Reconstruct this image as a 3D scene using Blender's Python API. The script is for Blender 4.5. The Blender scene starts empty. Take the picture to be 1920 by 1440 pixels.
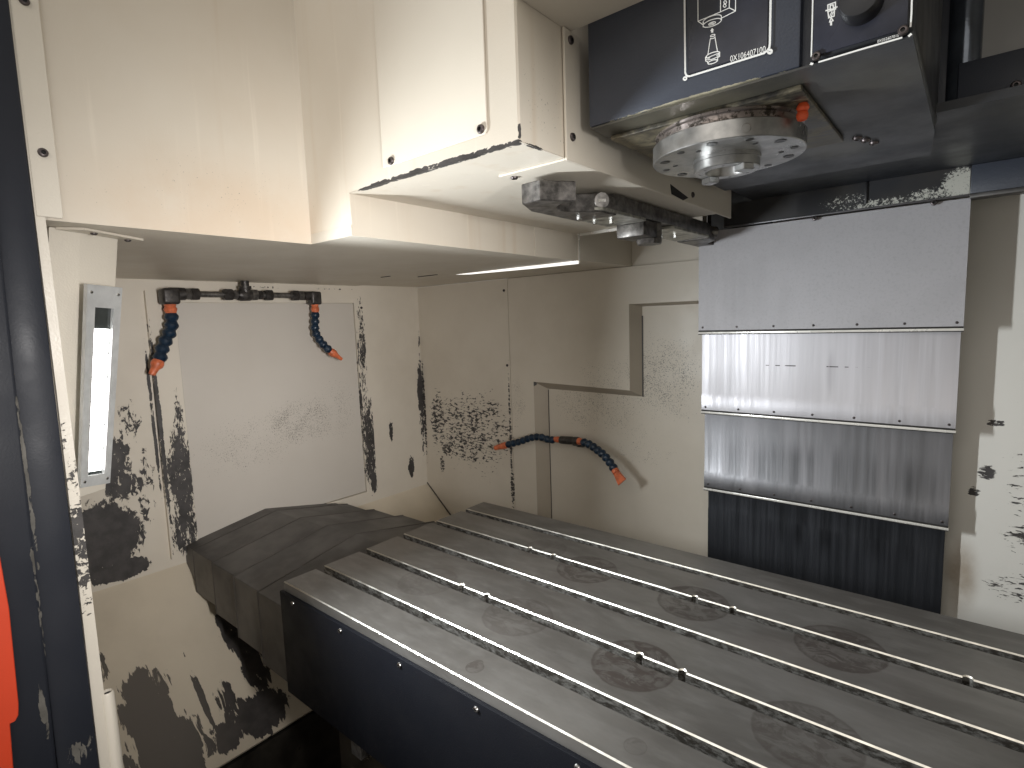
import bpy, bmesh, math, random
from mathutils import Vector, Matrix
random.seed(7)
PI = math.pi
sc = bpy.context.scene
col = sc.collection

# ------------------------------------------------------------------ camera
cam = bpy.data.objects.new('camera', bpy.data.cameras.new('camera'))
col.objects.link(cam)
cam.data.sensor_width = 36.0
cam.data.lens = 1037.94 / 1920 * 36.0
cam.data.clip_start = 0.01
cam.data.clip_end = 60
Rw = Matrix(((0.76950423, 0.6377343, -0.03403234),
             (-0.04570281, 0.10814142, 0.99308443),
             (0.63700431, -0.7626273, 0.11236152))).transposed().to_4x4()
cam.matrix_world = Matrix.Translation((0.96823359, -0.47562254, 0.46669166)) @ Rw
sc.camera = cam

# ------------------------------------------------------------------ world, view
world = bpy.data.worlds.new('World')
sc.world = world
world.use_nodes = True
bg = world.node_tree.nodes['Background']
bg.inputs[0].default_value = (1.0, 0.95, 0.88, 1)
bg.inputs[1].default_value = 0.40
sc.view_settings.view_transform = 'Standard'
sc.view_settings.look = 'None'
sc.view_settings.exposure = 0.0
sc.view_settings.gamma = 1.0
sc.cycles.max_bounces = 8
sc.cycles.diffuse_bounces = 5
sc.cycles.sample_clamp_indirect = 6.0


def area_light(name, loc, target, sx, sy, power, colr, spread=180):
    ld = bpy.data.lights.new(name, 'AREA')
    ld.shape = 'RECTANGLE'
    ld.size, ld.size_y = sx, sy
    ld.energy = power
    ld.color = colr
    ld.spread = math.radians(spread)
    o = bpy.data.objects.new(name, ld)
    col.objects.link(o)
    o.location = loc
    o.rotation_euler = (Vector(target) - Vector(loc)).to_track_quat('-Z', 'Y').to_euler()
    return o


# the workshop's ceiling lights, shining in through the open door behind the camera
area_light('workshop_light', (0.9, -2.6, 2.3), (0.3, 0.1, 0.65), 3.2, 2.0, 31, (1.0, 0.94, 0.86))
# the second work light of the machine, at the right of the door opening
area_light('right_work_light', (1.25, -0.27, 0.42), (-0.65, 0.30, 0.22), 0.05, 0.24, 2.5, (1.0, 0.97, 0.95), 62)
PANE_GLOW = 8.0
LED_POWER = 9.5

# ------------------------------------------------------------------ materials
class NT:
    """small helper to write node trees as expressions"""
    def __init__(self, name):
        self.m = bpy.data.materials.new(name)
        self.m.use_nodes = True
        self.t = self.m.node_tree
        self.t.nodes.clear()
        self.out = self.t.nodes.new('ShaderNodeOutputMaterial')
        self.b = self.t.nodes.new('ShaderNodeBsdfPrincipled')
        self.t.links.new(self.b.outputs[0], self.out.inputs[0])
        self.pos = self.t.nodes.new('ShaderNodeNewGeometry').outputs['Position']

    def set(self, sock, v):
        if isinstance(v, bpy.types.NodeSocket):
            self.t.links.new(v, sock)
        elif isinstance(v, (tuple, list)) and len(v) == 3 and sock.type == 'RGBA':
            sock.default_value = (*v, 1)
        else:
            sock.default_value = v

    def math(self, op, a, b=0.0, c=None, clamp=False):
        n = self.t.nodes.new('ShaderNodeMath')
        n.operation = op
        n.use_clamp = clamp
        self.set(n.inputs[0], a)
        self.set(n.inputs[1], b)
        if c is not None:
            self.set(n.inputs[2], c)
        return n.outputs[0]

    def vec(self, op, a, b=(0, 0, 0)):
        n = self.t.nodes.new('ShaderNodeVectorMath')
        n.operation = op
        self.set(n.inputs[0], a)
        self.set(n.inputs[1], b)
        return n.outputs['Value'] if op in ('LENGTH', 'DOT_PRODUCT') else n.outputs[0]

    def noise(self, scale=1.0, vec=(1, 1, 1), detail=4.0, rough=0.55, dist=0.0, off=(0, 0, 0)):
        p = self.vec('MULTIPLY', self.vec('ADD', self.pos, off), vec)
        n = self.t.nodes.new('ShaderNodeTexNoise')
        self.set(n.inputs['Vector'], p)
        n.inputs['Scale'].default_value = scale
        n.inputs['Detail'].default_value = detail
        n.inputs['Roughness'].default_value = rough
        n.inputs['Distortion'].default_value = dist
        return n.outputs[0]

    def ramp(self, f, lo, hi, a=0.0, b=1.0, smooth=True):
        n = self.t.nodes.new('ShaderNodeMapRange')
        n.interpolation_type = 'SMOOTHSTEP' if smooth else 'LINEAR'
        n.clamp = True
        self.set(n.inputs[0], f)
        for i, v in zip((1, 2, 3, 4), (lo, hi, a, b)):
            self.set(n.inputs[i], v)
        return n.outputs[0]

    def mix(self, f, a, b):
        n = self.t.nodes.new('ShaderNodeMix')
        n.data_type = 'RGBA'
        n.clamp_factor = True
        self.set(n.inputs[0], f)
        self.set(n.inputs[6], a)
        self.set(n.inputs[7], b)
        return n.outputs[2]

    def blobs(self, items):
        """soft ellipsoids (cx,cy,cz, rx,ry,rz, strength): the places where wear sits"""
        acc = None
        for cx, cy, cz, rx, ry, rz, s in items:
            d = self.vec('LENGTH', self.vec('MULTIPLY', self.vec('SUBTRACT', self.pos, (cx, cy, cz)),
                                            (1 / rx, 1 / ry, 1 / rz)))
            v = self.ramp(d, 1.3, 0.35, 0.0, s)
            acc = v if acc is None else self.math('MAXIMUM', acc, v)
        return acc

    def bump(self, h, strength=0.3, dist=0.002, base=None):
        n = self.t.nodes.new('ShaderNodeBump')
        n.inputs['Strength'].default_value = strength
        n.inputs['Distance'].default_value = dist
        self.set(n.inputs['Height'], h)
        if base is not None:
            self.set(n.inputs['Normal'], base)
        return n.outputs[0]

    def done(self, color=None, rough=None, metal=None, normal=None, spec=None, emit=None, estr=0.0, aniso=None, coat=None):
        for key, v in (('Base Color', color), ('Roughness', rough), ('Metallic', metal), ('Normal', normal),
                       ('Specular IOR Level', spec), ('Emission Color', emit), ('Anisotropic', aniso), ('Coat Weight', coat)):
            if v is not None:
                self.set(self.b.inputs[key], v)
        if emit is not None:
            self.b.inputs['Emission Strength'].default_value = estr
        return self.m


def paint(name, base, chips=None, nscale=60.0, nvec=(1, 1, 1), chip_col=(0.035, 0.032, 0.031), chip_rough=0.55,
          rough=0.42, rag=0.0, n2w=0.38, chip2=None, stain=None, dirt=0.10, dirt_col=(0.30, 0.24, 0.17), specks=None, peel=0.10, mottle=None, mscale=9.0,
          streaks=0.0, edge=0.03, spec=0.5, grime=None, grime_col=(0.28, 0.21, 0.14)):
    """sprayed sheet-metal paint: faint orange peel, soft staining, chipped patches where wear sits"""
    t = NT(name)
    big = t.noise(3.1, (1, 1, 1), 5, 0.6)
    c = t.mix(t.ramp(big, 0.35, 0.75, 0.0, dirt), base, dirt_col)
    if streaks:
        st = t.noise(1.0, (55, 55, 2.2), 3, 0.6)
        c = t.mix(t.ramp(st, 0.60, 0.78, 0.0, streaks), c, tuple(min(1, v * 1.18) for v in base))
        st2 = t.noise(1.0, (30, 30, 1.6), 3, 0.6, 0, (7, 3, 1))
        c = t.mix(t.ramp(st2, 0.55, 0.80, 0.0, streaks * 0.7), c, dirt_col)
    if stain:
        g = t.math('MULTIPLY', t.blobs(stain[0]), t.ramp(t.noise(16.0, (1, 0.5, 1), 5, 0.65), 0.25, 0.65, 0.3, 1.0))
        c = t.mix(g, c, stain[1])
    if grime:
        g = t.math('MULTIPLY', t.blobs(grime), t.ramp(t.noise(9.0, (1, 1, 1), 5, 0.65), 0.25, 0.65, 0.35, 1.0))
        c = t.mix(g, c, grime_col)
    h = t.noise(420.0, (1, 1, 1), 2, 0.5)
    nrm = t.bump(h, peel, 0.001)
    r = t.ramp(t.noise(14, (1, 1, 1), 4), 0.3, 0.7, rough - 0.05, rough + 0.09)
    if specks:
        sp = t.math('ADD', t.noise(390.0, (1, 1, 0.75), 3, 0.6), t.math('MULTIPLY', t.blobs(specks), 0.40))
        sp = t.math('ADD', sp, t.math('MULTIPLY', t.math('SUBTRACT', t.noise(22, (1, 1, 1), 3), 0.5), 0.22))
        c = t.mix(t.ramp(sp, 0.795, 0.85, 0.0, 0.8), c, (0.17, 0.155, 0.135))
    if chips:
        m = t.blobs(chips)
        n1 = t.noise(nscale, nvec, 6, 0.62, 0.6)
        n2 = t.noise(nscale * 0.22, nvec, 3, 0.5, 0.4, (3.1, 1.7, 5.3))
        v = t.math('ADD', t.math('ADD', t.math('MULTIPLY', n1, 1.0 - n2w), t.math('MULTIPLY', n2, n2w)),
                   t.math('MULTIPLY', m, 0.55 - rag))
        k = t.ramp(v, 0.815 - rag * 0.72, 0.815 - rag * 0.72 + edge)
        cc = t.mix(t.ramp(t.noise(35, (1, 1, 1), 5), 0.3, 0.7), chip_col, tuple(v * 1.9 for v in chip_col))
        if chip2:
            cc = t.mix(t.blobs(chip2[0]), cc, chip2[1])
        c = t.mix(k, c, cc)
        r = t.math('ADD', r, t.math('MULTIPLY', k, chip_rough - rough))
        nrm = t.bump(t.math('SUBTRACT', 1.0, k), 0.5, 0.0012, nrm)
    return t.done(c, r, 0.0, nrm, spec)


CREAM = (0.67, 0.615, 0.525)
M = {}
M['beam_shade'] = paint('shaded_beam_paint', (0.29, 0.29, 0.285), dirt=0.1)  # shade over the beam top is put into this grey paint colour
M['cream'] = paint('cream_paint', CREAM, dirt=0.10, streaks=0.0)
M['cream_top'] = paint('cream_housing_paint', CREAM, [(0.42, 0.034, 0.667, 0.20, 0.01, 0.0070, 0.80), (0.560, 0.034, 0.667, 0.010, 0.01, 0.004, 0.95), (0.566, 0.06, 0.667, 0.004, 0.03, 0.003, 0.8),
                       (0.566, 0.034, 0.68, 0.003, 0.004, 0.016, 0.8), (0.243, 0.034, 0.607, 0.004, 0.01, 0.012, 0.7), (0.30, 0.034, 0.666, 0.06, 0.01, 0.004, 0.9)],
                       130, (0.7, 1, 1), rag=0.05, dirt=0.16, dirt_col=(0.50, 0.36, 0.22), specks=[(0.123, -0.1, 0.66, 0.05, 0.3, 0.08, 0.30), (0.56, 0.1, 0.72, 0.02, 0.1, 0.08, 0.36)], streaks=0.42,
                       stain=([(0.49, 0.42, 0.666, 0.05, 0.20, 0.008, 0.85), (0.30, 0.4, 0.666, 0.1, 0.3, 0.01, 0.15)], (0.16, 0.13, 0.10)), grime=[(0.123, -0.1, 0.62, 0.05, 0.2, 0.10, 0.35)], grime_col=(0.55, 0.36, 0.20))
M['left_wall'] = paint('left_wall_paint', CREAM, [
    (-0.65, -0.125, -0.03, 0.2, 0.11, 0.125, 1.0), (-0.65, -0.09, -0.12, 0.2, 0.09, 0.035, 1.0), (-0.65, -0.075, 0.13, 0.2, 0.065, 0.13, 0.72), (-0.65, -0.04, 0.24, 0.2, 0.045, 0.10, 0.52),
    (-0.65, -0.02, 0.08, 0.2, 0.04, 0.17, 0.58), (-0.65, 0.013, 0.25, 0.2, 0.006, 0.33, 0.72),
    (-0.65, 0.915, 0.16, 0.2, 0.022, 0.24, 0.75), (-0.65, 0.92, 0.36, 0.2, 0.008, 0.14, 0.62), (-0.65, 0.85, -0.07, 0.2, 0.02, 0.06, 0.75),
    (-0.65, 0.765, 0.09, 0.2, 0.014, 0.07, 0.66), (-0.65, 0.80, 0.27, 0.2, 0.08, 0.15, 0.33), (-0.65, 0.45, 0.592, 0.2, 0.4, 0.006, 0.5)],
    62, (1, 1.35, 0.75), dirt=0.22)
M['window_frame'] = paint('window_frame_paint', CREAM, [
    (-0.63, 0.060, 0.06, 0.2, 0.045, 0.22, 0.76), (-0.63, 0.055, -0.06, 0.2, 0.05, 0.10, 0.72), (-0.63, 0.068, 0.22, 0.2, 0.018, 0.14, 0.66), (-0.63, 0.024, 0.2, 0.2, 0.008, 0.4, 0.82),
    (-0.63, 0.66, 0.06, 0.2, 0.038, 0.24, 0.74), (-0.63, 0.656, 0.36, 0.2, 0.024, 0.28, 0.62), (-0.63, 0.638, 0.2, 0.2, 0.006, 0.36, 0.62), (-0.63, 0.668, -0.08, 0.2, 0.02, 0.06, 0.85), (-0.63, 0.66, 0.55, 0.2, 0.02, 0.03, 0.55)],
    165, (1, 1.3, 0.45), dirt=0.2, rag=0.05)
M['window_panel'] = paint('window_panel_paint', (0.57, 0.53, 0.475), None, dirt=0.16, dirt_col=(0.40, 0.36, 0.30), rough=0.33, peel=0.05,
                          specks=[(-0.64, 0.42, 0.18, 0.2, 0.20, 0.10, 0.62), (-0.64, 0.25, 0.14, 0.2, 0.22, 0.12, 0.50), (-0.64, 0.55, 0.2, 0.2, 0.1, 0.15, 0.50)])
M['back_wall'] = paint('back_wall_paint', CREAM, [
    (-0.43, 0.92, 0.08, 0.26, 0.2, 0.20, 0.56), (-0.31, 0.92, 0.10, 0.15, 0.2, 0.20, 0.53), (-0.57, 0.92, 0.10, 0.07, 0.2, 0.16, 0.62), (-0.645, 0.92, 0.14, 0.012, 0.2, 0.26, 0.72),
    (-0.53, 0.92, 0.00, 0.04, 0.2, 0.04, 0.70), (-0.56, 0.92, -0.06, 0.02, 0.2, 0.05, 0.66), (-0.35, 0.92, -0.05, 0.15, 0.2, 0.08, 0.38), (-0.216, 0.92, 0.07, 0.008, 0.2, 0.30, 0.66),
    (-0.215, 0.92, -0.1, 0.012, 0.2, 0.1, 0.72),
    (0.257, 0.93, 0.36, 0.006, 0.03, 0.14, 0.55)],
    110, (0.55, 1, 1.25), dirt=0.20, n2w=0.12,
    specks=[(0.1, 0.94, 0.2, 0.22, 0.2, 0.10, 0.55), (0.32, 0.94, 0.30, 0.15, 0.2, 0.16, 0.62), (0.15, 0.92, 0.3, 0.12, 0.2, 0.08, 0.5), (-0.18, 0.92, 0.2, 0.06, 0.2, 0.12, 0.5), (0.25, 0.94, 0.1, 0.15, 0.2, 0.1, 0.4)])
M['chamfer'] = paint('shaded_chamfer_paint', (0.42, 0.365, 0.29), [(-0.11, 0.93, 0.268, 0.012, 0.2, 0.018, 0.72)], 95, dirt=0.5, dirt_col=(0.25, 0.21, 0.16))  # bevel shade is put into this darker base colour; chips are wear
M['right_wall'] = paint('right_back_wall_paint', (0.71, 0.69, 0.64), [
    (1.13, 0.92, 0.30, 0.09, 0.2, 0.04, 0.52), (1.12, 0.92, 0.245, 0.09, 0.2, 0.03, 0.58), (1.10, 0.92, 0.19, 0.1, 0.2, 0.02, 0.54), (1.13, 0.92, 0.075, 0.08, 0.2, 0.025, 0.82),
    (1.10, 0.92, 0.03, 0.11, 0.2, 0.05, 0.57), (1.09, 0.92, -0.08, 0.12, 0.2, 0.05, 0.55), (1.15, 0.92, -0.14, 0.08, 0.2, 0.03, 0.76), (1.10, 0.92, 0.10, 0.12, 0.2, 0.28, 0.44), (1.0, 0.92, 0.14, 0.02, 0.2, 0.02, 0.72),
    (0.985, 0.92, 0.10, 0.015, 0.2, 0.015, 0.75), (1.01, 0.92, 0.24, 0.02, 0.2, 0.01, 0.7)],
    150, (0.42, 1, 1.4), dirt=0.06, n2w=0.18, grime=[(0.97, 0.92, -0.08, 0.03, 0.2, 0.08, 0.8)])
M['slope'] = paint('chute_paint', (0.66, 0.585, 0.465), [
    (-0.47, 0.088, -0.31, 0.12, 0.052, 0.11, 0.90), (-0.38, 0.095, -0.37, 0.12, 0.05, 0.1, 0.82), (-0.31, 0.075, -0.45, 0.07, 0.085, 0.08, 0.90),
    (-0.40, -0.135, -0.36, 0.125, 0.062, 0.13, 0.95), (-0.51, -0.185, -0.27, 0.07, 0.018, 0.07, 0.75), (-0.32, -0.13, -0.43, 0.12, 0.11, 0.12, 0.85),
    (-0.39, -0.030, -0.37, 0.14, 0.012, 0.14, 0.74), (-0.44, -0.088, -0.33, 0.06, 0.028, 0.07, 0.68), (-0.35, 0.01, -0.40, 0.09, 0.045, 0.09, 0.60), (-0.30, -0.03, -0.45, 0.05, 0.08, 0.05, 0.72)],
    42, (0.36, 1.5, 0.36), chip_col=(0.030, 0.026, 0.024), dirt=0.3, dirt_col=(0.26, 0.21, 0.15), edge=0.02, rag=0.06,
    chip2=([(-0.38, -0.15, -0.38, 0.3, 0.16, 0.3, 1.0)], (0.125, 0.11, 0.095)))
M['jamb_cream'] = paint('jamb_cream_paint', (0.72, 0.67, 0.58), [
    (0.125, -0.315, 0.30, 0.2, 0.02, 0.14, 0.48), (0.125, -0.315, 0.21, 0.2, 0.02, 0.09, 0.66), (0.125, -0.316, 0.12, 0.2, 0.02, 0.05, 0.5)], 170, (1, 1, 1), dirt=0.1, rough=0.36, peel=0.3)
M['jamb_dark'] = paint('jamb_navy_paint', (0.022, 0.025, 0.034), [
    (0.13, -0.356, 0.30, 0.2, 0.003, 0.16, 0.74), (0.13, -0.361, 0.16, 0.2, 0.003, 0.10, 0.6), (0.13, -0.370, 0.02, 0.2, 0.005, 0.05, 0.74), (0.13, -0.345, -0.05, 0.2, 0.02, 0.02, 0.62)], 150, (1, 1, 0.35),
    chip_col=(0.10, 0.095, 0.085), rag=0.16, spec=0.25, rough=0.40, dirt=0.25, dirt_col=(0.04, 0.04, 0.045))
M['orange_paint'] = paint('orange_paint', (0.86, 0.075, 0.022), None, dirt=0.2, dirt_col=(0.35, 0.05, 0.02), rough=0.38)
M['navy'] = paint('navy_paint', (0.040, 0.047, 0.066), [(0.72, 0.14, 0.701, 0.13, 0.02, 0.0028, 0.85)], 150, (0.6, 1, 1), chip_col=(0.17, 0.155, 0.11), rag=0.1,  rough=0.42, dirt=0.4, dirt_col=(0.045, 0.045, 0.05), peel=0.25)
M['navy_table'] = paint('navy_table_paint', (0.0055, 0.0062, 0.0088), None, rough=0.50, dirt=0.4, dirt_col=(0.010, 0.010, 0.011), peel=0.25, spec=0.10)
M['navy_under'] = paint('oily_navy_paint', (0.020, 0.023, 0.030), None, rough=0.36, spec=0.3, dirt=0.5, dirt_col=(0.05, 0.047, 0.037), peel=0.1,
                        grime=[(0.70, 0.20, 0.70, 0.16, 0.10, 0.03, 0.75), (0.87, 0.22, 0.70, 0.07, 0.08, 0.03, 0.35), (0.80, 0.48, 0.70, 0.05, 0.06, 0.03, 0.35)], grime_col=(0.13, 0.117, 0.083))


def simple(name, colr, rough, metal=0.0, var=0.15, nscale=40.0, nvec=(1, 1, 1), bump=0.05, bscale=300.0, aniso=None):
    t = NT(name)
    n = t.noise(nscale, nvec, 5, 0.6)
    c = t.mix(t.ramp(n, 0.3, 0.7), tuple(v * (1 - var) for v in colr), tuple(min(1, v * (1 + var)) for v in colr))
    r = t.ramp(t.noise(nscale * 0.6, nvec, 4, 0.6, 0, (2, 5, 1)), 0.3, 0.7, max(0.03, rough - 0.08), min(1, rough + 0.08))
    return t.done(c, r, metal, t.bump(t.noise(bscale, (1, 1, 1), 2), bump, 0.0008), aniso=aniso)


M['gloss_navy'] = simple('glossy_navy', (0.09, 0.105, 0.13), 0.16, 0.5)
M['black'] = simple('black_plastic', (0.012, 0.012, 0.014), 0.42)
M['screw_dark'] = simple('dark_screw_steel', (0.10, 0.085, 0.085), 0.35, 0.8)
M['screw_steel'] = simple('bright_screw_steel', (0.55, 0.54, 0.52), 0.25, 1.0)
M['screw_hole'] = simple('socket_shadow', (0.010, 0.009, 0.009), 0.6)
M['pipe_dark'] = simple('oily_pipe_metal', (0.060, 0.055, 0.052), 0.42, 0.5, 0.4, 90)
M['pipe_steel'] = simple('pipe_steel', (0.20, 0.19, 0.18), 0.38, 0.8, 0.4, 90)
M['hose_blue'] = simple('blue_hose_plastic', (0.008, 0.023, 0.046), 0.40, 0, 0.3, 70)
M['hose_orange'] = simple('orange_hose_plastic', (0.62, 0.155, 0.065), 0.42, 0, 0.25, 70)
M['nozzle_red'] = simple('bright_orange_plastic', (0.85, 0.12, 0.035), 0.45, 0, 0.1, 70)
M['arm_dark'] = simple('blackened_arm_steel', (0.095, 0.088, 0.082), 0.38, 0.6, 0.6, 70)
M['arm_plate'] = simple('worn_arm_steel', (0.34, 0.33, 0.29), 0.42, 0.7, 0.45, 60)
M['lamp_frame'] = simple('lamp_aluminium', (0.58, 0.59, 0.59), 0.40, 0.4, 0.08, 60)
M['lamp_dark'] = simple('lamp_window_dark', (0.03, 0.035, 0.035), 0.12)
M['white_print'] = simple('white_print', (0.82, 0.82, 0.80), 0.5, 0, 0.03)
M['plate'] = simple('label_plate', (0.020, 0.022, 0.034), 0.32, 0, 0.25, 22)
M['seam'] = simple('seam_shadow', (0.02, 0.018, 0.016), 0.7)
M['trough'] = simple('oily_trough', (0.030, 0.026, 0.021), 0.35, 0, 0.5, 14)
M['cover_dark'] = simple('oily_cover_steel', (0.105, 0.100, 0.096), 0.45, 0.5, 0.25, 12, (1, 1, 1), 0.04)
t = NT('added_glow')
M['lip_glow'] = t.done((0.9, 0.9, 0.88), 0.5, emit=(1.0, 0.98, 0.93), estr=1.1)  # emission for the added strip at the ceiling lip, not a light source
M['seam2'] = simple('dark_wiper_rubber', (0.070, 0.063, 0.057), 0.5)
M['lip'] = simple('bright_lip', (0.85, 0.83, 0.78), 0.25, 0.3, 0.05)

t = NT('lit_led_pane')
M['led'] = t.done((0.9, 0.9, 0.9), 0.3, emit=(1.0, 1.0, 0.965), estr=PANE_GLOW)

# machined steel of the spindle nose
t = NT('bright_spindle_steel')
M['spindle'] = t.done(t.mix(t.ramp(t.noise(50, (1, 1, 1), 5), 0.35, 0.7), (0.30, 0.30, 0.295), (0.42, 0.415, 0.405)),
                      t.ramp(t.noise(30, (1, 1, 1), 4), 0.3, 0.7, 0.26, 0.42), 0.92, t.bump(t.noise(900, (0.2, 0.2, 1), 2), 0.06, 0.0005))
t = NT('rusty_spindle_steel')
sp = t.ramp(t.noise(85, (1, 1, 1), 6, 0.7), 0.48, 0.60)
M['neck'] = t.done(t.mix(sp, (0.36, 0.31, 0.29), (0.07, 0.06, 0.05)), t.math('ADD', 0.28, t.math('MULTIPLY', sp, 0.3)), 0.85,
                   t.bump(sp, 0.3, 0.0006))
t = NT('drilled_hole')
M['hole'] = t.done((0.012, 0.012, 0.012), 0.35, 0.3)

# oily worn cast face under the head
t = NT('oily_cast_steel')
g = t.noise(11, (1.0, 2.6, 1), 6, 0.68, 1.5)
c = t.mix(t.ramp(g, 0.34, 0.66), (0.030, 0.028, 0.027), (0.25, 0.22, 0.15))
c = t.mix(t.ramp(t.noise(40, (1, 1, 1), 4, 0.7), 0.5, 0.72, 0, 0.7), c, (0.05, 0.045, 0.04))
M['cast'] = t.done(c, t.ramp(g, 0.3, 0.7, 0.30, 0.5), 0.35, t.bump(t.noise(60, (1, 1, 1), 5), 0.3, 0.002))

# table top: oil-darkened ground steel with round rust marks left by fixtures
t = NT('ground_table_steel')
big = t.noise(5.0, (0.55, 1.3, 1), 6, 0.62, 0.5)
fine = t.noise(46, (0.35, 1, 1), 5, 0.6)
c = t.mix(t.ramp(big, 0.32, 0.70), (0.125, 0.117, 0.107), (0.215, 0.205, 0.19))
c = t.mix(t.ramp(fine, 0.42, 0.75, 0, 0.5), c, (0.25, 0.243, 0.228))
c = t.mix(t.ramp(t.noise(3.2, (1, 1, 1), 4, 0.6, 0, (4, 1, 7)), 0.50, 0.70, 0, 0.30), c, (0.12, 0.092, 0.078))
ring, disc = None, None
for k, (cx, cy, r_, s_) in enumerate([(0.22, 0.160, 0.055, 0.30), (0.430, 0.163, 0.057, 0.40), (0.635, 0.160, 0.057, 0.85), (0.846, 0.158, 0.057, 0.55),
                                      (0.31, 0.400, 0.045, 0.32), (0.430, 0.369, 0.057, 0.65), (0.636, 0.365, 0.057, 0.72), (0.845, 0.364, 0.058, 0.75), (0.466, 0.026, 0.013, 0.6), (0.704, 0.030, 0.013, 0.35),
                                      (0.463, 0.035, 0.008, 0.5)]):
    d = t.vec('LENGTH', t.vec('MULTIPLY', t.vec('SUBTRACT', t.pos, (cx, cy, 0)), (1 / r_, 1 / r_, 0)))
    d = t.math('ADD', d, t.math('MULTIPLY', t.math('SUBTRACT', t.noise(55, (1, 1, 1), 4), 0.5), 0.10))
    f = t.ramp(d, 1.02, 0.965, 0, s_)
    q = t.math('MULTIPLY', t.ramp(d, 0.80, 0.97), f)
    disc = f if disc is None else t.math('MAXIMUM', disc, f)
    ring = q if ring is None else t.math('MAXIMUM', ring, q)
wob = t.noise(34, (0.8, 1.2, 1), 6, 0.7, 1.6)
inner = t.math('MULTIPLY', disc, t.ramp(wob, 0.42, 0.58, 0.22, 0.95))
rust = t.math('MAXIMUM', inner, t.math('MULTIPLY', ring, t.ramp(wob, 0.3, 0.6, 0.55, 0.9)))
c = t.mix(rust, c, (0.062, 0.048, 0.042))
rr = t.math('ADD', t.ramp(big, 0.3, 0.7, 0.42, 0.31), t.math('MULTIPLY', rust, 0.16))
M['table'] = t.done(c, rr, 0.55, t.bump(t.math('ADD', t.noise(160, (0.25, 1, 1), 4), t.math('MULTIPLY', rust, -0.4)), 0.14, 0.0008))
M['slot_edge'] = simple('polished_slot_edge', (0.66, 0.635, 0.575), 0.38, 1.0, 0.12, 60, (1, 1, 1), 0.0)
t = NT('slot_wall_steel')
g = t.noise(150, (0.45, 1, 1), 6, 0.72)
M['slot_wall'] = t.done(t.mix(t.ramp(g, 0.40, 0.68), (0.060, 0.053, 0.045), (0.34, 0.33, 0.305)), t.ramp(g, 0.3, 0.7, 0.5, 0.32), 0.7, t.bump(g, 0.25, 0.001))
t = NT('slot_floor_steel')
g = t.noise(60, (0.6, 1, 1), 5, 0.7)
M['slot_floor'] = t.done(t.mix(t.ramp(g, 0.38, 0.66), (0.02, 0.018, 0.015), (0.11, 0.105, 0.09)), 0.45, 0.5)

# telescopic column cover: brushed sheet steel, each plate with its own tone and marks
def cover_mat(name, lo, hi, rough, metal, streak, mottle, spots=None, dashes=None):
    t = NT(name)
    st = t.noise(1.0, (110, 110, 2.4), 5, 0.65)
    st2 = t.noise(1.0, (26, 26, 1.2), 4, 0.6, 0, (3, 8, 2))
    mo = t.noise(210, (1, 1, 0.9), 4, 0.7, 0.1)
    c = t.mix(t.ramp(st2, 0.3, 0.7), lo, hi)
    c = t.mix(t.ramp(st, 0.5, 0.8, 0, streak), c, tuple(min(1, v * 1.4) for v in hi))
    if mottle:
        c = t.mix(t.ramp(mo, 0.48, 0.70, 0, mottle), c, tuple(v * 0.55 for v in lo))
        c = t.mix(t.math('MULTIPLY', t.ramp(t.noise(6, (1, 1, 1), 4), 0.45, 0.7), 0.35), c, tuple(v * 0.75 for v in lo))
    if spots:
        q = t.math('MULTIPLY', t.blobs(spots), t.ramp(t.noise(1.0, (30, 30, 1.0), 5, 0.6, 0, (9, 2, 2)), 0.34, 0.72))
        c = t.mix(q, c, tuple(v * 0.30 for v in lo))
    if dashes:
        x0, x1, y0, z0, dz = dashes
        ln = t.blobs([((x0 + x1) / 2, y0, z0, (x1 - x0) / 2.2, 0.1, dz, 1.0)])
        q = t.ramp(t.math('MULTIPLY', ln, t.ramp(t.noise(1.0, (75, 1, 1), 3, 0.6), 0.50, 0.54)), 0.3, 0.6)
        c = t.mix(q, c, (0.06, 0.055, 0.055))
    dv = 0.25 if mottle else 1.0
    r = t.ramp(st, 0.3, 0.7, rough - 0.05 * dv, rough + 0.08 * dv)
    h = mo if mottle else t.noise(1.0, (300, 300, 4), 3)
    return t.done(c, r, metal, t.bump(h, 0.40 if mottle else (0.03 if rough < 0.37 else 0.10), 0.0006))


M['cover_a'] = cover_mat('zinc_cover_steel', (0.43, 0.42, 0.435), (0.43, 0.42, 0.435), 0.58, 0.25, 0.0, 0.24)
M['cover_b'] = cover_mat('brushed_cover_steel', (0.39, 0.38, 0.395), (0.46, 0.45, 0.47), 0.42, 0.65, 0.28, 0.0,
                         [(0.74, 0.86, 0.33, 0.012, 0.2, 0.05, 0.35), (0.58, 0.86, 0.30, 0.14, 0.2, 0.05, 0.28)], (0.54, 0.835, 0.859, 0.3478, 0.0014))
M['cover_c'] = cover_mat('dark_band_cover_steel', (0.15, 0.15, 0.157), (0.19, 0.187, 0.195), 0.38, 0.7, 0.18, 0.0,
                         [(0.70, 0.88, 0.110, 0.34, 0.2, 0.062, 0.85), (0.58, 0.88, 0.125, 0.1, 0.2, 0.05, 0.6)])  # darker band across the middle of the plate
M['cover_d'] = cover_mat('dark_cover_steel', (0.046, 0.049, 0.056), (0.062, 0.065, 0.074), 0.36, 0.75, 0.08, 0.0,
                         [(0.70, 0.9, -0.02, 0.26, 0.2, 0.06, 0.9)])
M['cover_side'] = simple('cover_edge_steel', (0.10, 0.095, 0.09), 0.45, 0.6)

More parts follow.
